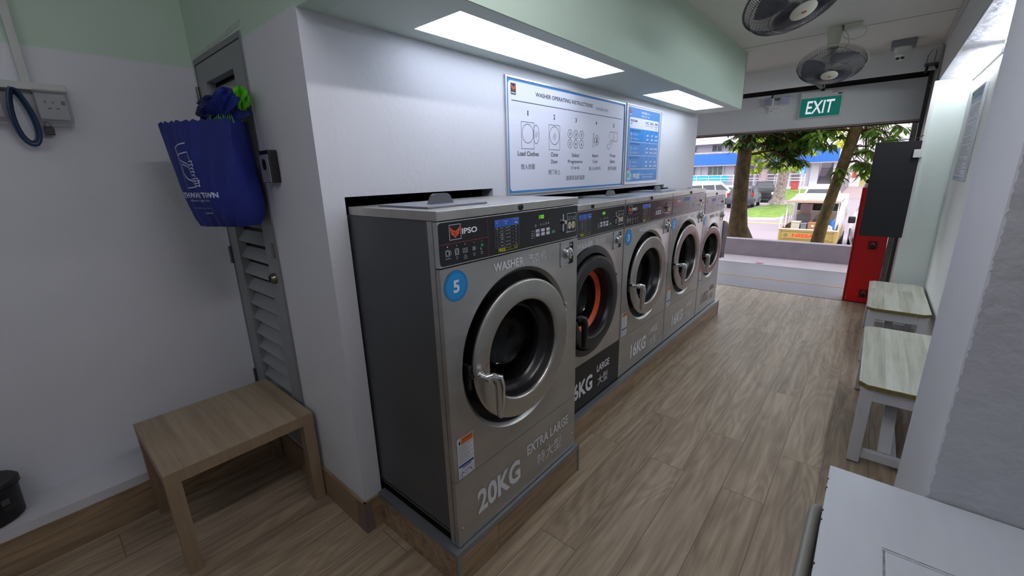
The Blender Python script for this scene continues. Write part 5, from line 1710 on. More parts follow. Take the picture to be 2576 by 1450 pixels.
def tree(name, label, trunk, radii, mt, tips, ml, L, w, nl, seed, hang=0.5, root=None, nseg=14):
    rnd = random.Random(seed)
    root = root or trunk[0]
    r = thing(name, label, 'tree', root)
    # smooth the trunk path
    P_, R_ = [], []
    for i in range(len(trunk) - 1):
        for k in range(4):
            t = k / 4
            P_.append(Vector(trunk[i]).lerp(Vector(trunk[i + 1]), t)); R_.append(radii[i] * (1 - t) + radii[i + 1] * t)
    P_.append(Vector(trunk[-1])); R_.append(radii[-1])
    m = M(); m.tube(P_, R_, nseg)
    m.out('trunk', mt, r)
    b = M()
    top = Vector(trunk[-1])
    f = M()
    for tp in tips:
        tp = Vector(tp)
        cand = [q for q in P_ if q.z > tp.z + 0.05 * (tp - q).length]
        anchor = (cand[0] if cand else top)
        if rnd.random() < 0.3: anchor = top
        mid = anchor.lerp(tp, 0.55) + Vector((0, 0, 0.12 * (tp - anchor).length + 0.02))
        rr = max(0.006, radii[-1] * 0.10)
        b.tube([anchor, mid, tp], [rr * 1.8, rr, rr * 0.5], 5, cap=False)
        for k in range(nl):
            a = rnd.uniform(0, 2 * pi)
            e = rnd.uniform(-0.9, 0.35) * hang - 0.25
            leaf(f, tp + Vector((rnd.uniform(-.3, .3), rnd.uniform(-.3, .3), rnd.uniform(-.3, .3))) * L * 0.5, (cos(a) * cos(e), sin(a) * cos(e), sin(e)), L * rnd.uniform(0.7, 1.15), w * rnd.uniform(0.8, 1.1), rnd)
    b.out('branches', mt, r)
    f.out('foliage', ml, r, recalc=False)
    return r


rnd = random.Random(42)
def cloud(n, x, y, z):
    return [(rnd.uniform(*x), rnd.uniform(*y), rnd.uniform(*z)) for _ in range(n)]
tips1 = cloud(90, (-2.55, -1.1), (9.3, 10.8), (2.05, 3.3)) + cloud(22, (-2.40, -1.85), (9.0, 9.6), (1.92, 2.3)) + cloud(46, (-1.8, -0.95), (9.5, 10.5), (1.80, 2.3)) + cloud(26, (-1.65, -1.05), (9.7, 10.4), (1.55, 1.95))
tree('shade_tree', 'dark-barked tree with flared foot right behind the low wall, nearest the washers',
     [(-1.985, 9.3, -0.30), (-1.985, 9.3, 0.10), (-2.005, 9.3, 0.40), (-2.02, 9.3, 0.80), (-2.035, 9.3, 1.3), (-2.03, 9.3, 1.9), (-2.0, 9.35, 2.6)],
     [0.42, 0.300, 0.175, 0.140, 0.130, 0.120, 0.110], bark('dark_bark', '#46391f'), tips1, leaf_mat('dark_leaf', '#3f6122', 0.3), 0.18, 0.050, 13, 5)
tips2 = cloud(90, (-1.25, 0.9), (9.3, 10.8), (2.02, 3.3)) + cloud(36, (-1.2, -0.60), (9.2, 9.9), (1.85, 2.25)) + cloud(26, (-0.42, 0.10), (9.5, 10.0), (1.45, 2.1)) + cloud(4, (-0.62, -0.50), (9.5, 9.7), (1.30, 1.50)) + cloud(3, (-0.20, -0.05), (9.5, 9.7), (1.35, 1.5))
tree('leaning_tree', 'slim leaning tree with mossy bark in front of the pickup truck',
     [(-0.72, 9.6, -0.35), (-0.705, 9.6, 0.13), (-0.665, 9.6, 0.55), (-0.59, 9.6, 1.05), (-0.51, 9.6, 1.55), (-0.43, 9.6, 2.08), (-0.37, 9.65, 2.6)],
     [0.125, 0.105, 0.095, 0.085, 0.086, 0.090, 0.088], bark('mossy_bark', '#544626'), tips2, leaf_mat('mid_leaf', '#5f852c', 0.45), 0.19, 0.048, 12, 6)
tips3 = cloud(150, (-8.2, -3.4), (31, 38), (2.3, 7.5)) + cloud(70, (-7.0, -4.2), (31, 35), (1.3, 3.6))
tree('island_tree', 'pale grey-barked tree standing on the grass island',
     [(-5.65, 37.6, RZ + 0.34), (-5.60, 37.6, RZ + 0.7), (-5.50, 37.6, 0.0), (-5.35, 37.6, 1.6), (-5.15, 37.6, 3.5), (-5.1, 37.6, 5.5)],
     [0.62, 0.42, 0.36, 0.34, 0.32, 0.26], bark('pale_bark', '#9a8c86'), tips3, leaf_mat('lime_leaf', '#8ba33a', 0.45), 0.42, 0.13, 16, 8)
tips4 = cloud(60, (-12.5, -6.5), (50, 56), (3.5, 9))
tree('distant_tree', 'distant grey-pink trunk in front of the building, behind the black van',
     [(-9.45, 52, RZ + 0.01), (-9.4, 52, -0.5), (-9.35, 52, 0.2), (-9.25, 52, 2.6), (-9.1, 52, 6.0)],
     [0.9, 0.6, 0.42, 0.40, 0.34], bark('grey_pink_bark', '#8f8086'), tips4, leaf_mat('lime_leaf', '#8ba33a'), 0.8, 0.25, 14, 9)
tips5 = cloud(90, (-7.5, 8), (70, 75), (2.5, 12))
tree('background_tree', 'yellow-green tree crown rising behind the low part of the building',
     [(-3.6, 72, RZ), (-3.5, 72, 2.5), (-3.4, 72, 5)], [0.5, 0.4, 0.3], MATS['pale_bark'], tips5, leaf_mat('yellow_leaf', '#b8c25a', 0.4), 1.6, 0.6, 12, 12)


# ---- vehicles
def vehicle(name, cat, label, cx, cy, heading, L, Wd, H, prof, glass, body, dark=None, lamps='rear', wheel_r=0.33, group=None):
    """prof: side outline [(x from rear, z)] closed along the ground clearance; glass: list of side windows; heading 0 = front points to +Y"""
    r = thing(name, label, cat, (cx, cy, RZ), group)
    T = Matrix.Translation((cx, cy, RZ)) @ Matrix.Rotation(heading, 4, 'Z')
    def V3(x, y, z):      # x across, y along from rear
        return (x, y - L / 2, z)
    m = M(T)
    NP = len(prof)
    zb = min(z for _, z in prof); belt = 0.55 * H
    secs = [(-1, 0.0), (-0.985, 0.03), (-0.5, 0.05), (0.5, 0.05), (0.985, 0.03), (1, 0.0)]
    vs, fs = [], []
    for sx_, _ in secs:
        for y, z in prof:
            tum = 0.16 * Wd * max(0, (z - belt)) / (H - belt) if z > belt else 0
            x = sx_ * (Wd / 2 - tum)
            sh = 0.03 if abs(sx_) == 1 else 0
            vs.append(V3(x, y + (sh if y < L / 2 else -sh), z - (sh if z > belt else 0)))
    for i in range(len(secs) - 1):
        for j in range(NP):
            j2 = (j + 1) % NP
            fs.append((i * NP + j, i * NP + j2, (i + 1) * NP + j2, (i + 1) * NP + j))
    m.add(vs, fs, True)
    m.add(vs[:NP], [list(range(NP))]); m.add(vs[-NP:], [list(range(NP))[::-1]])
    ob = m.out('body', body, r)
    e = ob.modifiers.new('edges', 'EDGE_SPLIT'); e.split_angle = radians(35)
    g = M(T)
    for poly in glass:
        for sx_ in (-1, 1):
            P_ = []
            for y, z in poly:
                tum = 0.16 * Wd * max(0, (z - belt)) / (H - belt)
                P_.append(V3(sx_ * (Wd / 2 - tum + 0.004), y, z))
            g.add(P_, [list(range(len(P_)))])
    g.out('side_windows', mat('car_glass', '#1a2126', 0.08, spec=0.8), r, recalc=False)
    # windscreen and rear window lie on the sloping profile edges
    g = M(T)
    def slab(p, q):
        (y0_, z0_), (y1_, z1_) = p, q
        t = lambda k: (y0_ + (y1_ - y0_) * k, z0_ + (z1_ - z0_) * k)
        ny, nz = -(z1_ - z0_), (y1_ - y0_)
        ln = sqrt(ny * ny + nz * nz); ny, nz = ny / ln, nz / ln
        if nz < 0: ny, nz = -ny, -nz
        a, b = t(0.10), t(0.88)
        P_ = []
        for (y, z), s_ in ((a, -1), (a, 1), (b, 1), (b, -1)):
            tum = 0.16 * Wd * max(0, (z - belt)) / (H - belt)
            P_.append(V3(s_ * (Wd / 2 - tum - 0.10), y + ny * 0.012, z + nz * 0.012))
        g.add(P_, [(0, 1, 2, 3)])
    return r, T, V3, g, slab


def finish(r, T, V3, L, Wd, g, wheel_r, rear=None, front=None, wy=(0.8, None), plate=None):
    g.out('windscreens', MATS['car_glass'], r, recalc=False)
    y2 = wy[1] or L - 0.8
    for y in (wy[0], y2):
        for s_ in (-1, 1):
            w = M(T)
            c0, c1 = V3(s_ * (Wd / 2 - 0.20), y, wheel_r), V3(s_ * (Wd / 2 + 0.01), y, wheel_r)
            w.cyl(c0, c1, wheel_r, n=28)
            wo = w.out('wheel', mat('tyre', '#1c1c1e', 0.8), r)
            h = M(T); h.cyl(c1, V3(s_ * (Wd / 2 + 0.02), y, wheel_r), wheel_r * 0.62, n=20); h.out('hub', mat('alloy', '#b6b8bc', 0.3, 0.8), wo)
    for lst, mt, nm in ((rear, mat('tail_lamp', '#c0182a', 0.25), 'tail_light'), (front, mat('head_lamp', '#dfe4ea', 0.15), 'headlight')):
        if lst:
            for s_ in (-1, 1):
                x0, x1, y0_, y1_, z0_, z1_ = lst
                b = M(T); a0, a1 = sorted((s_ * x0, s_ * x1))
                p0, p1 = V3(a0, y0_, z0_), V3(a1, y1_, z1_)
                b.box(p0[0], p1[0], p0[1], p1[1], p0[2], p1[2], 0.02)
                b.out(nm, mt, r)
    if plate:
        x0, x1, y0_, y1_, z0_, z1_ = plate
        p0, p1 = V3(x0, y0_, z0_), V3(x1, y1_, z1_)
        b = M(T); b.box(p0[0], p1[0], p0[1], p1[1], p0[2], p1[2]); b.out('number_plate', mat('plate_white', '#d8dade', 0.5), r)


M_suv = mat('dark_grey_car_paint', '#565b67', 0.3, 0.3)
M_wcar = mat('white_car_paint', '#e6e4ea', 0.25)
M_bcar = mat('black_car_paint', '#25282c', 0.18, 0.3)
suv_p = [(0.05, 0.35), (0.0, 0.55), (0.02, 0.95), (0.22, 1.55), (0.55, 1.66), (1.6, 1.70), (2.9, 1.62), (3.6, 1.08), (4.5, 0.98), (4.7, 0.70), (4.68, 0.35)]
suv_g = [[(0.5, 1.02), (0.62, 1.48), (1.35, 1.54), (1.35, 1.02)], [(1.42, 1.02), (1.42, 1.54), (2.25, 1.54), (2.35, 1.02)], [(2.42, 1.02), (2.33, 1.53), (2.8, 1.50), (3.35, 1.06)]]
# dark grey SUV seen from behind
r, T, V3, g, slab = vehicle('suv', 'car', 'dark grey SUV with red tail lights parked behind the dark tree trunk', -8.15, 39.0, radians(4), 4.7, 1.88, 1.7, suv_p, suv_g, M_suv)
slab((0.02, 0.98), (0.22, 1.55)); slab((3.6, 1.08), (2.9, 1.62))
finish(r, T, V3, 4.7, 1.88, g, 0.36, rear=(0.76, 0.93, -0.02, 0.16, 0.94, 1.20), front=(0.55, 0.88, 4.55, 4.70, 0.72, 0.88), plate=(-0.26, 0.26, -0.02, 0.0, 0.72, 0.84))
# black people carrier facing us
mpv_p = [(0.05, 0.30), (0.0, 0.6), (0.05, 1.2), (0.20, 1.72), (0.5, 1.80), (3.2, 1.80), (4.05, 1.15), (4.6, 0.95), (4.75, 0.6), (4.7, 0.30)]
mpv_g = [[(0.35, 1.10), (0.42, 1.62), (1.5, 1.66), (1.5, 1.10)], [(1.58, 1.10), (1.58, 1.66), (2.6, 1.66), (2.6, 1.10)], [(2.68, 1.10), (2.68, 1.66), (3.1, 1.66), (3.75, 1.15)]]
r, T, V3, g, slab = vehicle('black_van', 'van', 'black people carrier facing the shop, behind the grey SUV', -8.15, 46.2, radians(180 + 14), 4.75, 1.80, 1.8, mpv_p, mpv_g, M_bcar)
slab((4.05, 1.15), (3.2, 1.80)); slab((0.05, 1.2), (0.20, 1.72))
finish(r, T, V3, 4.75, 1.80, g, 0.33, rear=(0.62, 0.88, 0.0, 0.14, 0.9, 1.3), front=(0.50, 0.84, 4.55, 4.74, 0.72, 0.92))
# white van far left
van_p = [(0.03, 0.32), (0.0, 0.6), (0.04, 1.5), (0.2, 1.92), (0.5, 1.98), (3.4, 1.96), (4.3, 1.15), (4.75, 0.95), (4.85, 0.6), (4.8, 0.32)]
van_g = [[(0.4, 1.15), (0.45, 1.68), (1.5, 1.70), (1.5, 1.15)], [(1.6, 1.15), (1.6, 1.70), (2.7, 1.70), (2.7, 1.15)], [(2.8, 1.15), (2.8, 1.70), (3.4, 1.70), (4.0, 1.18)]]
r, T, V3, g, slab = vehicle('white_van', 'van', 'white van whose roof shows above the last washer, far left', -11.6, 40.5, radians(-40), 4.85, 1.75, 1.98, van_p, van_g, M_wcar)
slab((4.3, 1.15), (3.4, 1.96)); slab((0.04, 1.3), (0.2, 1.92))
finish(r, T, V3, 4.85, 1.75, g, 0.33, rear=(0.60, 0.85, -0.01, 0.12, 0.9, 1.3), front=(0.5, 0.82, 4.7, 4.86, 0.75, 0.95))
# white hatchback between van and SUV
hat_p = [(0.05, 0.30), (0.0, 0.55), (0.03, 0.95), (0.35, 1.40), (0.7, 1.48), (2.2, 1.46), (3.0, 0.98), (3.8, 0.82), (4.0, 0.55), (3.95, 0.30)]
hat_g = [[(0.55, 0.95), (0.7, 1.34), (1.3, 1.36), (1.3, 0.95)], [(1.38, 0.95), (1.38, 1.36), (2.1, 1.35), (2.75, 0.98)]]
r, T, V3, g, slab = vehicle('white_hatchback', 'car', 'white hatchback seen from behind, left of the grey SUV', -10.9, 46.0, radians(-2), 4.0, 1.72, 1.48, hat_p, hat_g, M_wcar)
slab((0.03, 0.95), (0.35, 1.40)); slab((3.0, 0.98), (2.2, 1.46))
finish(r, T, V3, 4.0, 1.72, g, 0.31, rear=(0.60, 0.85, -0.01, 0.14, 0.85, 1.10), front=(0.5, 0.82, 3.85, 4.0, 0.62, 0.80))
# white car beyond the truck
r, T, V3, g, slab = vehicle('white_car', 'car', 'white van beyond the pickup truck, only windscreen and roof showing above it', -2.05, 26.5, radians(180 + 3), 4.7, 1.80, 2.05,
                            [(x, z * 1.06) for x, z in van_p], van_g, M_wcar)
slab((4.3, 1.22), (3.4, 2.06)); slab((0.04, 1.4), (0.2, 2.0))
finish(r, T, V3, 4.7, 1.8, g, 0.33, rear=(0.6, 0.86, 0.0, 0.12, 0.9, 1.3), front=(0.5, 0.85, 4.65, 4.8, 0.75, 0.95))
# white car at the right of the truck, facing us
r, T, V3, g, slab = vehicle('white_minivan', 'car', 'white car with black wing mirror parked right of the pickup truck', 0.42, 19.6, radians(180 + 4), 4.6, 1.78, 1.78,
                            [(0.05, 0.32), (0.0, 0.6), (0.05, 1.2), (0.3, 1.70), (0.7, 1.78), (2.9, 1.76), (3.9, 1.10), (4.4, 0.95), (4.6, 0.6), (4.55, 0.32)], mpv_g, M_wcar)
slab((3.9, 1.10), (2.9, 1.76)); slab((0.05, 1.2), (0.3, 1.70))
m = M(T)
for s_ in (-1, 1):
    p = V3(s_ * 0.99, 3.45, 1.22); m.box(p[0] - 0.10, p[0] + 0.10, p[1] - 0.06, p[1] + 0.06, p[2] - 0.10, p[2] + 0.13, 0.04)
m.out('wing_mirrors', M_black, r)
finish(r, T, V3, 4.6, 1.78, g, 0.33, front=(0.45, 0.86, 4.35, 4.58, 0.78, 1.0))

# ---- pickup truck with canopy
tx, ty = -1.47, 16.0
wt = 0.765
M_gold = mat('beige_truck_paint', '#9c8750', 0.5, var=0.08, vscale=4)
M_rail = mat('white_rail', '#cfc6c8', 0.5)
M_canvas = mat('canvas_cream', '#e6dcdc', 0.8)
r = thing('pickup_truck', 'beige pickup truck with cream canopy and goods in its bed, tailgate towards the shop', 'truck', (tx, ty + 2.3, RZ))
M().box(tx - wt, tx + wt, ty, ty + 0.05, -0.80, -0.415, 0.01).out('tailgate', M_gold, r)
m = M()
for c in ((-0.70, 0.68, -0.475, -0.455), (-0.70, 0.68, -0.735, -0.72), (-0.70, -0.68, -0.735, -0.455), (0.66, 0.68, -0.735, -0.455), (-0.62, 0.60, -0.695, -0.685)):
    m.box(tx + c[0], tx + c[1], ty - 0.012, ty + 0.0, c[2], c[3])
m.out('tailgate_pressing', mat('tailgate_shadow_paint', '#8d793f', 0.5), r)
o = D((tx, ty, 0), (1, 0, 0), (0, 0, 1), (0, -1, 0), off=0.002)
o.text('NISSAN', -0.385, 0.36, -0.655, -0.535, bold=0.04); o.out('tailgate_lettering', mat('tailgate_red', '#d2401e', 0.5), r)
o = D((tx, ty, 0), (1, 0, 0), (0, 0, 1), (0, -1, 0), off=0.002)
o.ring(-0.555, -0.600, 0.055, 0.052, 0.010).text('70', -0.585, -0.530, -0.625, -0.575, bold=0.03); o.ring(0.575, -0.590, 0.068, 0.064, 0.005).text('6', 0.562, 0.588, -0.61, -0.572, bold=0.02)
o.out('tailgate_marks', mat('mark_brown', '#54431f', 0.6), r)
M().box(tx - wt - 0.005, tx + wt + 0.005, ty - 0.01, ty + 0.06, -0.415, -0.385).out('tailgate_rail', M_rail, r)
M().box(tx - wt, tx + wt, ty + 0.05, ty + 2.3, -0.86, -0.80).out('bed_floor', mat('bed_dark', '#4a3f3c', 0.7), r)
m = M()
for s_ in (-1, 1):
    x = tx + s_ * wt
    m.box(min(x, x - s_ * 0.04), max(x, x - s_ * 0.04), ty + 0.05, ty + 2.3, -0.80, -0.40)
m.out('bed_sides', M_gold, r)
m = M()
for s_ in (-1, 1):
    x = tx + s_ * wt
    for z in (-0.30, -0.21, -0.12):
        m.tube([(x, ty + 0.02, z + 0.03), (x, ty + 0.35, z + 0.10), (x, ty + 2.25, z + 0.10)], 0.012, 6)
    for y in (0.02, 0.8, 1.5, 2.2):
        m.tube([(x, ty + y, -0.40), (x, ty + y, -0.08 if y < .1 else 0.0)], 0.012, 6)
m.out('side_rails', M_rail, r)
m = M()
for s_ in (-1, 1):
    x = tx + s_ * (wt - 0.10)
    for y in (0.42, 2.25):
        m.tube([(x, ty + y, -0.40), (x, ty + y, 0.44)], 0.016, 6)
    for k in range(4):
        m.tube([(x, ty + 0.45 + 0.45 * k, -0.35), (x + s_ * 0.03, ty + 0.85 + 0.45 * k, 0.40)], 0.010, 5)
m.out('canopy_posts', M_rail, r)
# canopy: arched slab
m = M()
vs, fs = [], []
K = 13
for j, (y, dz) in enumerate(((0.30, 0.0), (0.30, 0.0), (1.2, 0.03), (2.45, 0.03))):
    for i in range(K):
        t = -1 + 2 * i / (K - 1)
        z = 0.50 + 0.07 * (1 - abs(t) ** 3) - (0.06 if abs(t) > 0.99 else 0)
        if j == 0: z = 0.42
        vs.append((tx + t * (wt - 0.06), ty + y, z + dz))
for j in range(3):
    for i in range(K - 1):
        fs.append((j * K + i, j * K + i + 1, (j + 1) * K + i + 1, (j + 1) * K + i))
m.add(vs, fs, True)
c_ = m.out('canopy', M_canvas, r, recalc=False)
sm = c_.modifiers.new('thick', 'SOLIDIFY'); sm.thickness = 0.03
M().box(tx - wt + 0.055, tx + wt - 0.055, ty + 0.285, ty + 0.305, 0.405, 0.475, 0.008).out('canopy_valance', mat('valance_tan', '#a3917f', 0.7), r)
# cab
cabp = [(2.35, -0.85), (2.35, -0.35), (2.42, 0.45), (2.6, 0.55), (3.5, 0.55), (4.1, -0.10), (4.75, -0.25), (4.9, -0.5), (4.9, -0.95), (2.35, -0.95)]
m = M(); m.prism([(tx - wt + 0.02, ty + y, z) for y, z in cabp], (2 * wt - 0.04, 0, 0)); m.out('cab', mat('truck_cab_paint', '#ddd4d2', 0.35), r)
M().box(tx - wt + 0.15, tx + wt - 0.15, ty + 2.335, ty + 2.36, 0.02, 0.36, 0.03).out('rear_window', MATS['car_glass'], r)
M().box(tx - 0.6, tx + 0.6, ty + 2.32, ty + 2.345, -0.80, -0.02).out('headboard', mat('headboard_tan', '#a39188', 0.7), r)
for y in (0.75, 4.1):
    for s_ in (-1, 1):
        x = tx + s_ * (wt - 0.09)
        w = M(); w.cyl((x - 0.09, ty + y, RZ + 0.32), (x + 0.09, ty + y, RZ + 0.32), 0.32, n=28); w.out('wheel', MATS['tyre'], r)
M().box(tx - 0.55, tx + 0.55, ty + 0.1, ty + 4.4, -1.05, -0.90).out('chassis', M_dark, r)
# goods on the truck bed
def crate(nm, c, label, mt, cat):
    x0, x1, y0_, y1_, z0_, z1_ = c
    r_ = thing(nm, label, cat, (tx + (x0 + x1) / 2, ty + (y0_ + y1_) / 2, z0_))
    M().box(tx + x0, tx + x1, ty + y0_, ty + y1_, z0_, z1_, 0.012).out('box_body', mt, r_)
    M().box(tx + x0 - 0.01, tx + x1 + 0.01, ty + y0_ - 0.01, ty + y1_ + 0.01, z1_ - 0.03, z1_ + 0.002, 0.006).out('lid', mt, r_)
    return r_
crate('storage_box', (-0.48, -0.25, 0.25, 0.60, -0.798, -0.19), 'pale plastic storage box on the truck bed, left of the blue-grey box', mat('box_pale', '#b5ae9f', 0.5), 'storage box')
crate('storage_box', (-0.22, -0.07, 0.25, 0.60, -0.798, -0.24), 'narrow blue-grey plastic storage box on the truck bed beside the cardboard box', mat('box_bluegrey', '#6f7080', 0.5), 'storage box')
crate('storage_box', (-0.42, -0.06, 0.75, 1.15, -0.798, 0.0), 'smoky translucent storage box behind, left side of the truck bed', mat('box_smoky', '#5f5a5c', 0.4), 'storage box')
crate('drawer_unit', (-0.40, -0.10, 1.25, 1.65, -0.798, 0.28), 'tall pinkish drawer unit standing at the back left of the truck bed', mat('drawer_pink', '#927a78', 0.5), 'drawers')
c = thing('cardboard_box', 'brown cardboard box with white label on the truck bed', 'box', (tx + 0.06, ty + 0.4, -0.798))
M().box(tx - 0.03, tx + 0.16, ty + 0.28, ty + 0.52, -0.798, -0.20).out('carton', mat('cardboard', '#9a6c45', 0.8), c)
M().box(tx + 0.06, tx + 0.13, ty + 0.275, ty + 0.28, -0.33, -0.28).out('label', M_paper, c)
crumple('covered_bundle', (tx + 0.20, ty + 1.30, -0.39), (0.24, 0.20, 0.40), 14, mat('plastic_wrap_grey', '#96898b', 0.35), 'large grey plastic-wrapped bundle in the middle of the truck bed', 0.15, 'bundle')
crumple('plastic_bag', (tx + 0.50, ty + 0.45, -0.50), (0.10, 0.12, 0.22), 15, mat('white_film', '#bdb7ba', 0.4), 'white plastic bag at the right of the truck bed', 0.3, 'bag')
crumple('plastic_bag', (tx + 0.55, ty + 0.80, -0.42), (0.09, 0.10, 0.30), 16, mat('blue_film', '#3f7fc2', 0.4), 'blue and white plastic bag behind the white one on the truck', 0.3, 'bag')
crumple('orange_bag', (tx + 0.24, ty + 0.45, -0.52), (0.07, 0.07, 0.28), 17, mat('orange_film', '#e0922e', 0.5), 'orange bag beside the cardboard box on the truck', 0.3, 'bag')

# ---- building across the car park
Y0 = 58.0
r = thing('shop_building', 'long white low-rise block with blue parapet band across the car park', 'building', (-14, Y0 + 4, RZ))
M_bw = mat('building_white', '#c2bec8', 0.8)
M_bg2 = mat('building_grey', '#8c858c', 0.8)
M_bblue = mat('building_blue', '#205cc4', 0.6)
m = M(); m.box(-42, -6.0, Y0 + 1.6, Y0 + 9, -0.65, 12); m.box(-6.0, -5.25, Y0 + 1.2, Y0 + 9, -0.65, 3.3); m.box(-3.95, -2.75, Y0 + 0.9, Y0 + 9, -0.65, 3.3); m.box(-5.25, -3.95, Y0 + 4.2, Y0 + 9, -0.65, 3.3)
m.out('main_wall', M_bw, r)
M().box(-42, -3.2, Y0 - 0.6, Y0 + 9, RZ, -0.62).out('podium', M_bw, r)
M().box(-42, -3.55, Y0 - 0.1, Y0 + 0.1, 2.03, 3.36).out('blue_parapet', M_bblue, r)
M().box(-42, -3.5, Y0 - 0.05, Y0 + 1.6, 1.93, 2.05).out('floor_slab', M_bw, r)
M().box(-42, -6.8, Y0 - 0.12, Y0 + 1.6, 4.55, 6.4).out('upper_parapet', M_bw, r)
m = M()
m.tube([(-42, Y0, 3.50), (-12, Y0, 3.50)], 0.04, 6)
x = -41
while x < -12:
    m.tube([(x, Y0, 3.36), (x, Y0, 3.50)], 0.03, 5); x += 1.6
m.out('parapet_rail', mat('rail_white', '#dfdfe4', 0.5), r)
M_bglass = mat('building_glass', '#39424a', 0.2)
def win(x0, x1, z0, z1, yb, nm=2, mt=None):
    f = M().box(x0 - 0.06, x1 + 0.06, yb - 0.08, yb - 0.001, z0 - 0.06, z1 + 0.06).out('window_frame', M_bw, r)
    p = M()
    w = (x1 - x0) / nm
    for i in range(nm):
        p.box(x0 + w * i + 0.04, x0 + w * (i + 1) - 0.04, yb - 0.10, yb - 0.081, z0, z1)
    p.out('pane', mt or M_bglass, f)
YB = Y0 + 1.6
for x0, x1, n_ in ((-21.0, -18.6, 3), (-17.1, -15.3, 3), (-26, -23.2, 3), (-31, -28, 3)):
    win(x0, x1, 0.72, 1.85, YB, n_, mat('grilled_glass', '#566a60', 0.3, var=0.5, vscale=9))
for x0, x1, n_ in ((-19.6, -18.7, 1), (-16.8, -15.6, 2), (-14.9, -14.3, 1), (-22, -20.6, 2), (-26, -24.4, 2)):
    win(x0, x1, 3.75, 4.45, YB, n_, mat('dark_pane', '#2c2c46', 0.3))
m = M()
for x in (-18.0, -15.2, -14.0, -12.8, -11.6, -10.4, -9.2, -8.0):
    m.box(x - 0.06, x + 0.06, YB - 0.25, YB - 0.02, -0.62, 1.93)
m.out('pilasters', M_bw, r)
m = M()
for x in (-12.2, -11.0, -9.8, -8.6, -7.4):
    m.box(x - 0.38, x + 0.38, YB - 0.05, YB - 0.01, -0.6, 1.75)
m.out('shutter_doors', mat('shopfront_grey', '#7b7178', 0.5), r)
M().box(-13.9, -13.0, YB - 0.12, YB - 0.01, 0.9, 1.8).out('grey_panel_door', mat('panel_grey', '#8f8b94', 0.6), r)
M().box(-24, -14.2, Y0 - 0.05, Y0 + 0.02, -0.05, 0.70).out('teal_screen', mat('teal_screen', '#23a3c8', 0.5), r)
m = M()
for z in (0.10, 0.38, 0.78):
    m.tube([(-30, Y0 - 0.12, z), (-6.3, Y0 - 0.12, z)], 0.035, 6)
x = -29.5
while x < -6.2:
    m.tube([(x, Y0 - 0.12, -0.62), (x, Y0 - 0.12, 0.78)], 0.03, 5); x += 1.45
m.out('walkway_railing', mat('rail_white', '#dfdfe4'), r)
# stairwell
m = M()
for k in range(13):
    m.box(-5.25, -3.95, Y0 + 1.0 + 0.26 * k, Y0 + 4.3, -0.62 + 0.17 * k, -0.45 + 0.17 * k)
m.out('staircase', mat('stair_grey', '#57525c', 0.8), r)
m = M()
for k in range(13):
    m.box(-5.2, -4.0, Y0 + 0.985 + 0.26 * k, Y0 + 1.03 + 0.26 * k, -0.475 + 0.17 * k, -0.445 + 0.17 * k)
m.out('step_nosings', mat('nosing_grey', '#a29ca6', 0.7), r)
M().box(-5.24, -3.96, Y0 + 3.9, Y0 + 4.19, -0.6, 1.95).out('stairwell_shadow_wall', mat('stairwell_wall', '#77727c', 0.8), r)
# right wing
r2 = thing('right_wing', 'plain grey-white building wing with an open ground floor, right of the staircase', 'building', (1, Y0 + 4, RZ))
m = M(); m.box(-2.72, 14, Y0 + 0.4, Y0 + 9, 1.05, 9); m.box(-2.72, -1.75, Y0 + 0.4, Y0 + 0.8, -1.4, 1.05); m.box(1.5, 14, Y0 + 0.4, Y0 + 0.8, -1.4, 1.05)
m.out('wing_wall', mat('wing_grey', '#b3abb3', 0.8), r2)
M().box(-2.72, 14, Y0 + 0.3, Y0 + 0.42, 0.98, 1.10).out('lintel', mat('lintel_dark', '#7f7379', 0.7), r2)
M().box(-1.75, 1.5, Y0 + 8.5, Y0 + 9, -1.4, 0.55).out('far_wall', mat('far_cream', '#cfc28c', 0.8), r2)
M().box(-2.2, -1.85, Y0 + 0.34, Y0 + 0.40, 0.35, 0.85).out('red_notice', mat('notice_red', '#cc4436', 0.6), r2)
M().prism([(-3.2, Y0 - 6, RZ), (-3.2, Y0 + 0.4, -0.62), (3, Y0 + 0.4, -0.62), (3, Y0 - 6, RZ)], (0, 0, 0.02)).out('ramp', mat('ramp_brown', '#8a7d7c', 0.8), r2)
m = M()
for k in range(2):
    m.tube([(-2.9, Y0 - 6, RZ + 0.1 + 0.8 * k), (-2.4, Y0 + 0.3, -0.55 + 1.0 * k)], 0.04, 6)
for k in range(12):
    t = k / 11
    m.tube([(-2.9 + 0.5 * t, Y0 - 6 + 6.3 * t, RZ + 0.1 + 0.85 * t), (-2.9 + 0.5 * t, Y0 - 6 + 6.3 * t, RZ + 0.9 + 1.05 * t)], 0.025, 5)
m.out('stair_railing', mat('iron_grey', '#6e6970', 0.6), r2)

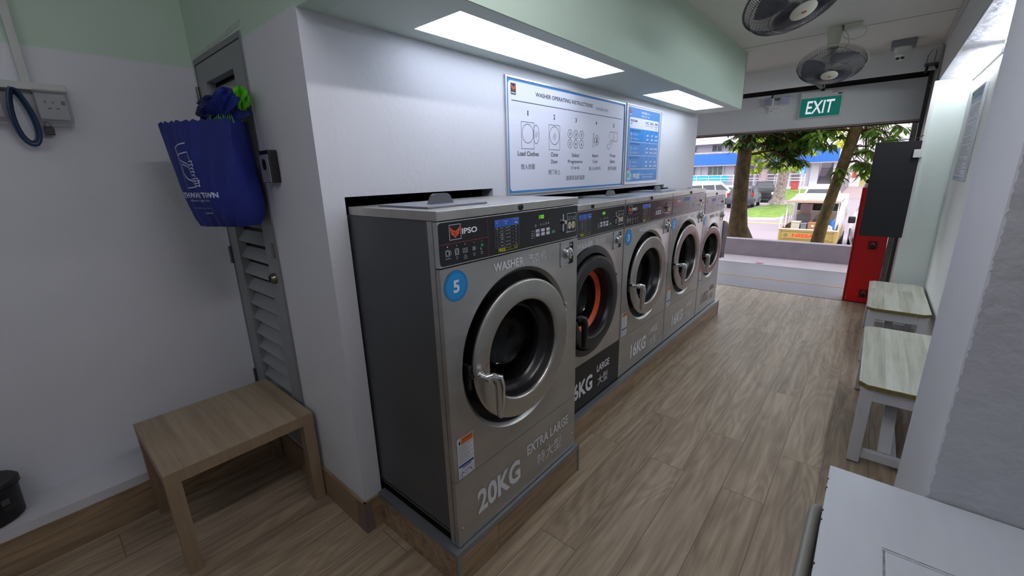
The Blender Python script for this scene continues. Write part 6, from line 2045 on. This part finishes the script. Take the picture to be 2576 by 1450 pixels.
# sign board on a post, red boxes
r = thing('estate_sign', 'blue sign board on a white post standing on the lawn', 'sign', (-5.95, 52, -1.0))
M().box(-6.29, -5.66, 51.98, 52.04, 0.86, 1.72).out('board', mat('sign_blue', '#1a6fd0', 0.5), r)
o = D((-5.975, 51.98, 0), (1, 0, 0), (0, 0, 1), (0, -1, 0), off=0.004)
for i, z in enumerate((1.22, 1.12, 1.02, 0.93)):
    o.line((-0.22 + 0.03 * (i % 2), z), (0.22 - 0.03 * (i % 2), z), 0.035)
o.ring(0.0, 1.50, 0.13, 0.11, 0.04); o.out('board_print', M_ink, r)
M().tube([(-5.95, 52.08, -1.02), (-5.95, 52.08, 0.95)], 0.045, 8).out('post', M_bw, r)
M_redbox = mat('red_brown_box', '#a9423f', 0.7)
def redbox(x0, x1, y, z0, z1, label):
    q = thing('planter_box', label, 'box', ((x0 + x1) / 2, y, z0))
    M().box(x0, x1, y, y + 0.5, z0, z1, 0.02).out('box_shell', M_redbox, q)
    M().box(x0 - 0.03, x1 + 0.03, y - 0.03, y + 0.53, z1 - 0.10, z1).out('rim', M_redbox, q)
redbox(-7.25, -6.62, 56.0, -0.85, 0.05, 'red-brown box on the lawn left of the blue sign board')
redbox(-15.1, -14.5, 56.2, RZ, 0.0, 'red-brown box beside the teal screen, left of the dark tree trunk')
# folded sheets beside the last washer
m = M()
for k in range(3):
    x, y = -1.150 - 0.004 * k, 4.745 + 0.030 * k
    vs = []
    for j in range(7):
        t = j / 6
        vs += [(x - 0.12, y + 0.02 * sin(3 * t + k), 0.97 - 0.36 * t), (x + 0.02 + 0.010 * sin(4 * t + k) , y + 0.05 * sin(pi * t) * 0.6 + 0.012 * k, 0.985 - 0.36 * t - 0.02 * k)]
    m.add(vs, [(2 * j, 2 * j + 1, 2 * j + 3, 2 * j + 2) for j in range(6)], True)
m.box(-1.28, -1.14, 4.712, 4.718, 0.60, 0.99)
o = m.out('hanging_sheets', mat('grey_sheet', '#9b949c', 0.5, var=0.25, vscale=14), origin=(-1.2, 4.72, 0.6), recalc=False)
sm = o.modifiers.new('thick', 'SOLIDIFY'); sm.thickness = 0.002
tag(o, 'crumpled grey sheets hanging at the right side of the last washer', 'papers')

for o in bpy.data.objects:
    if '_o' in o:
        del o['_o']
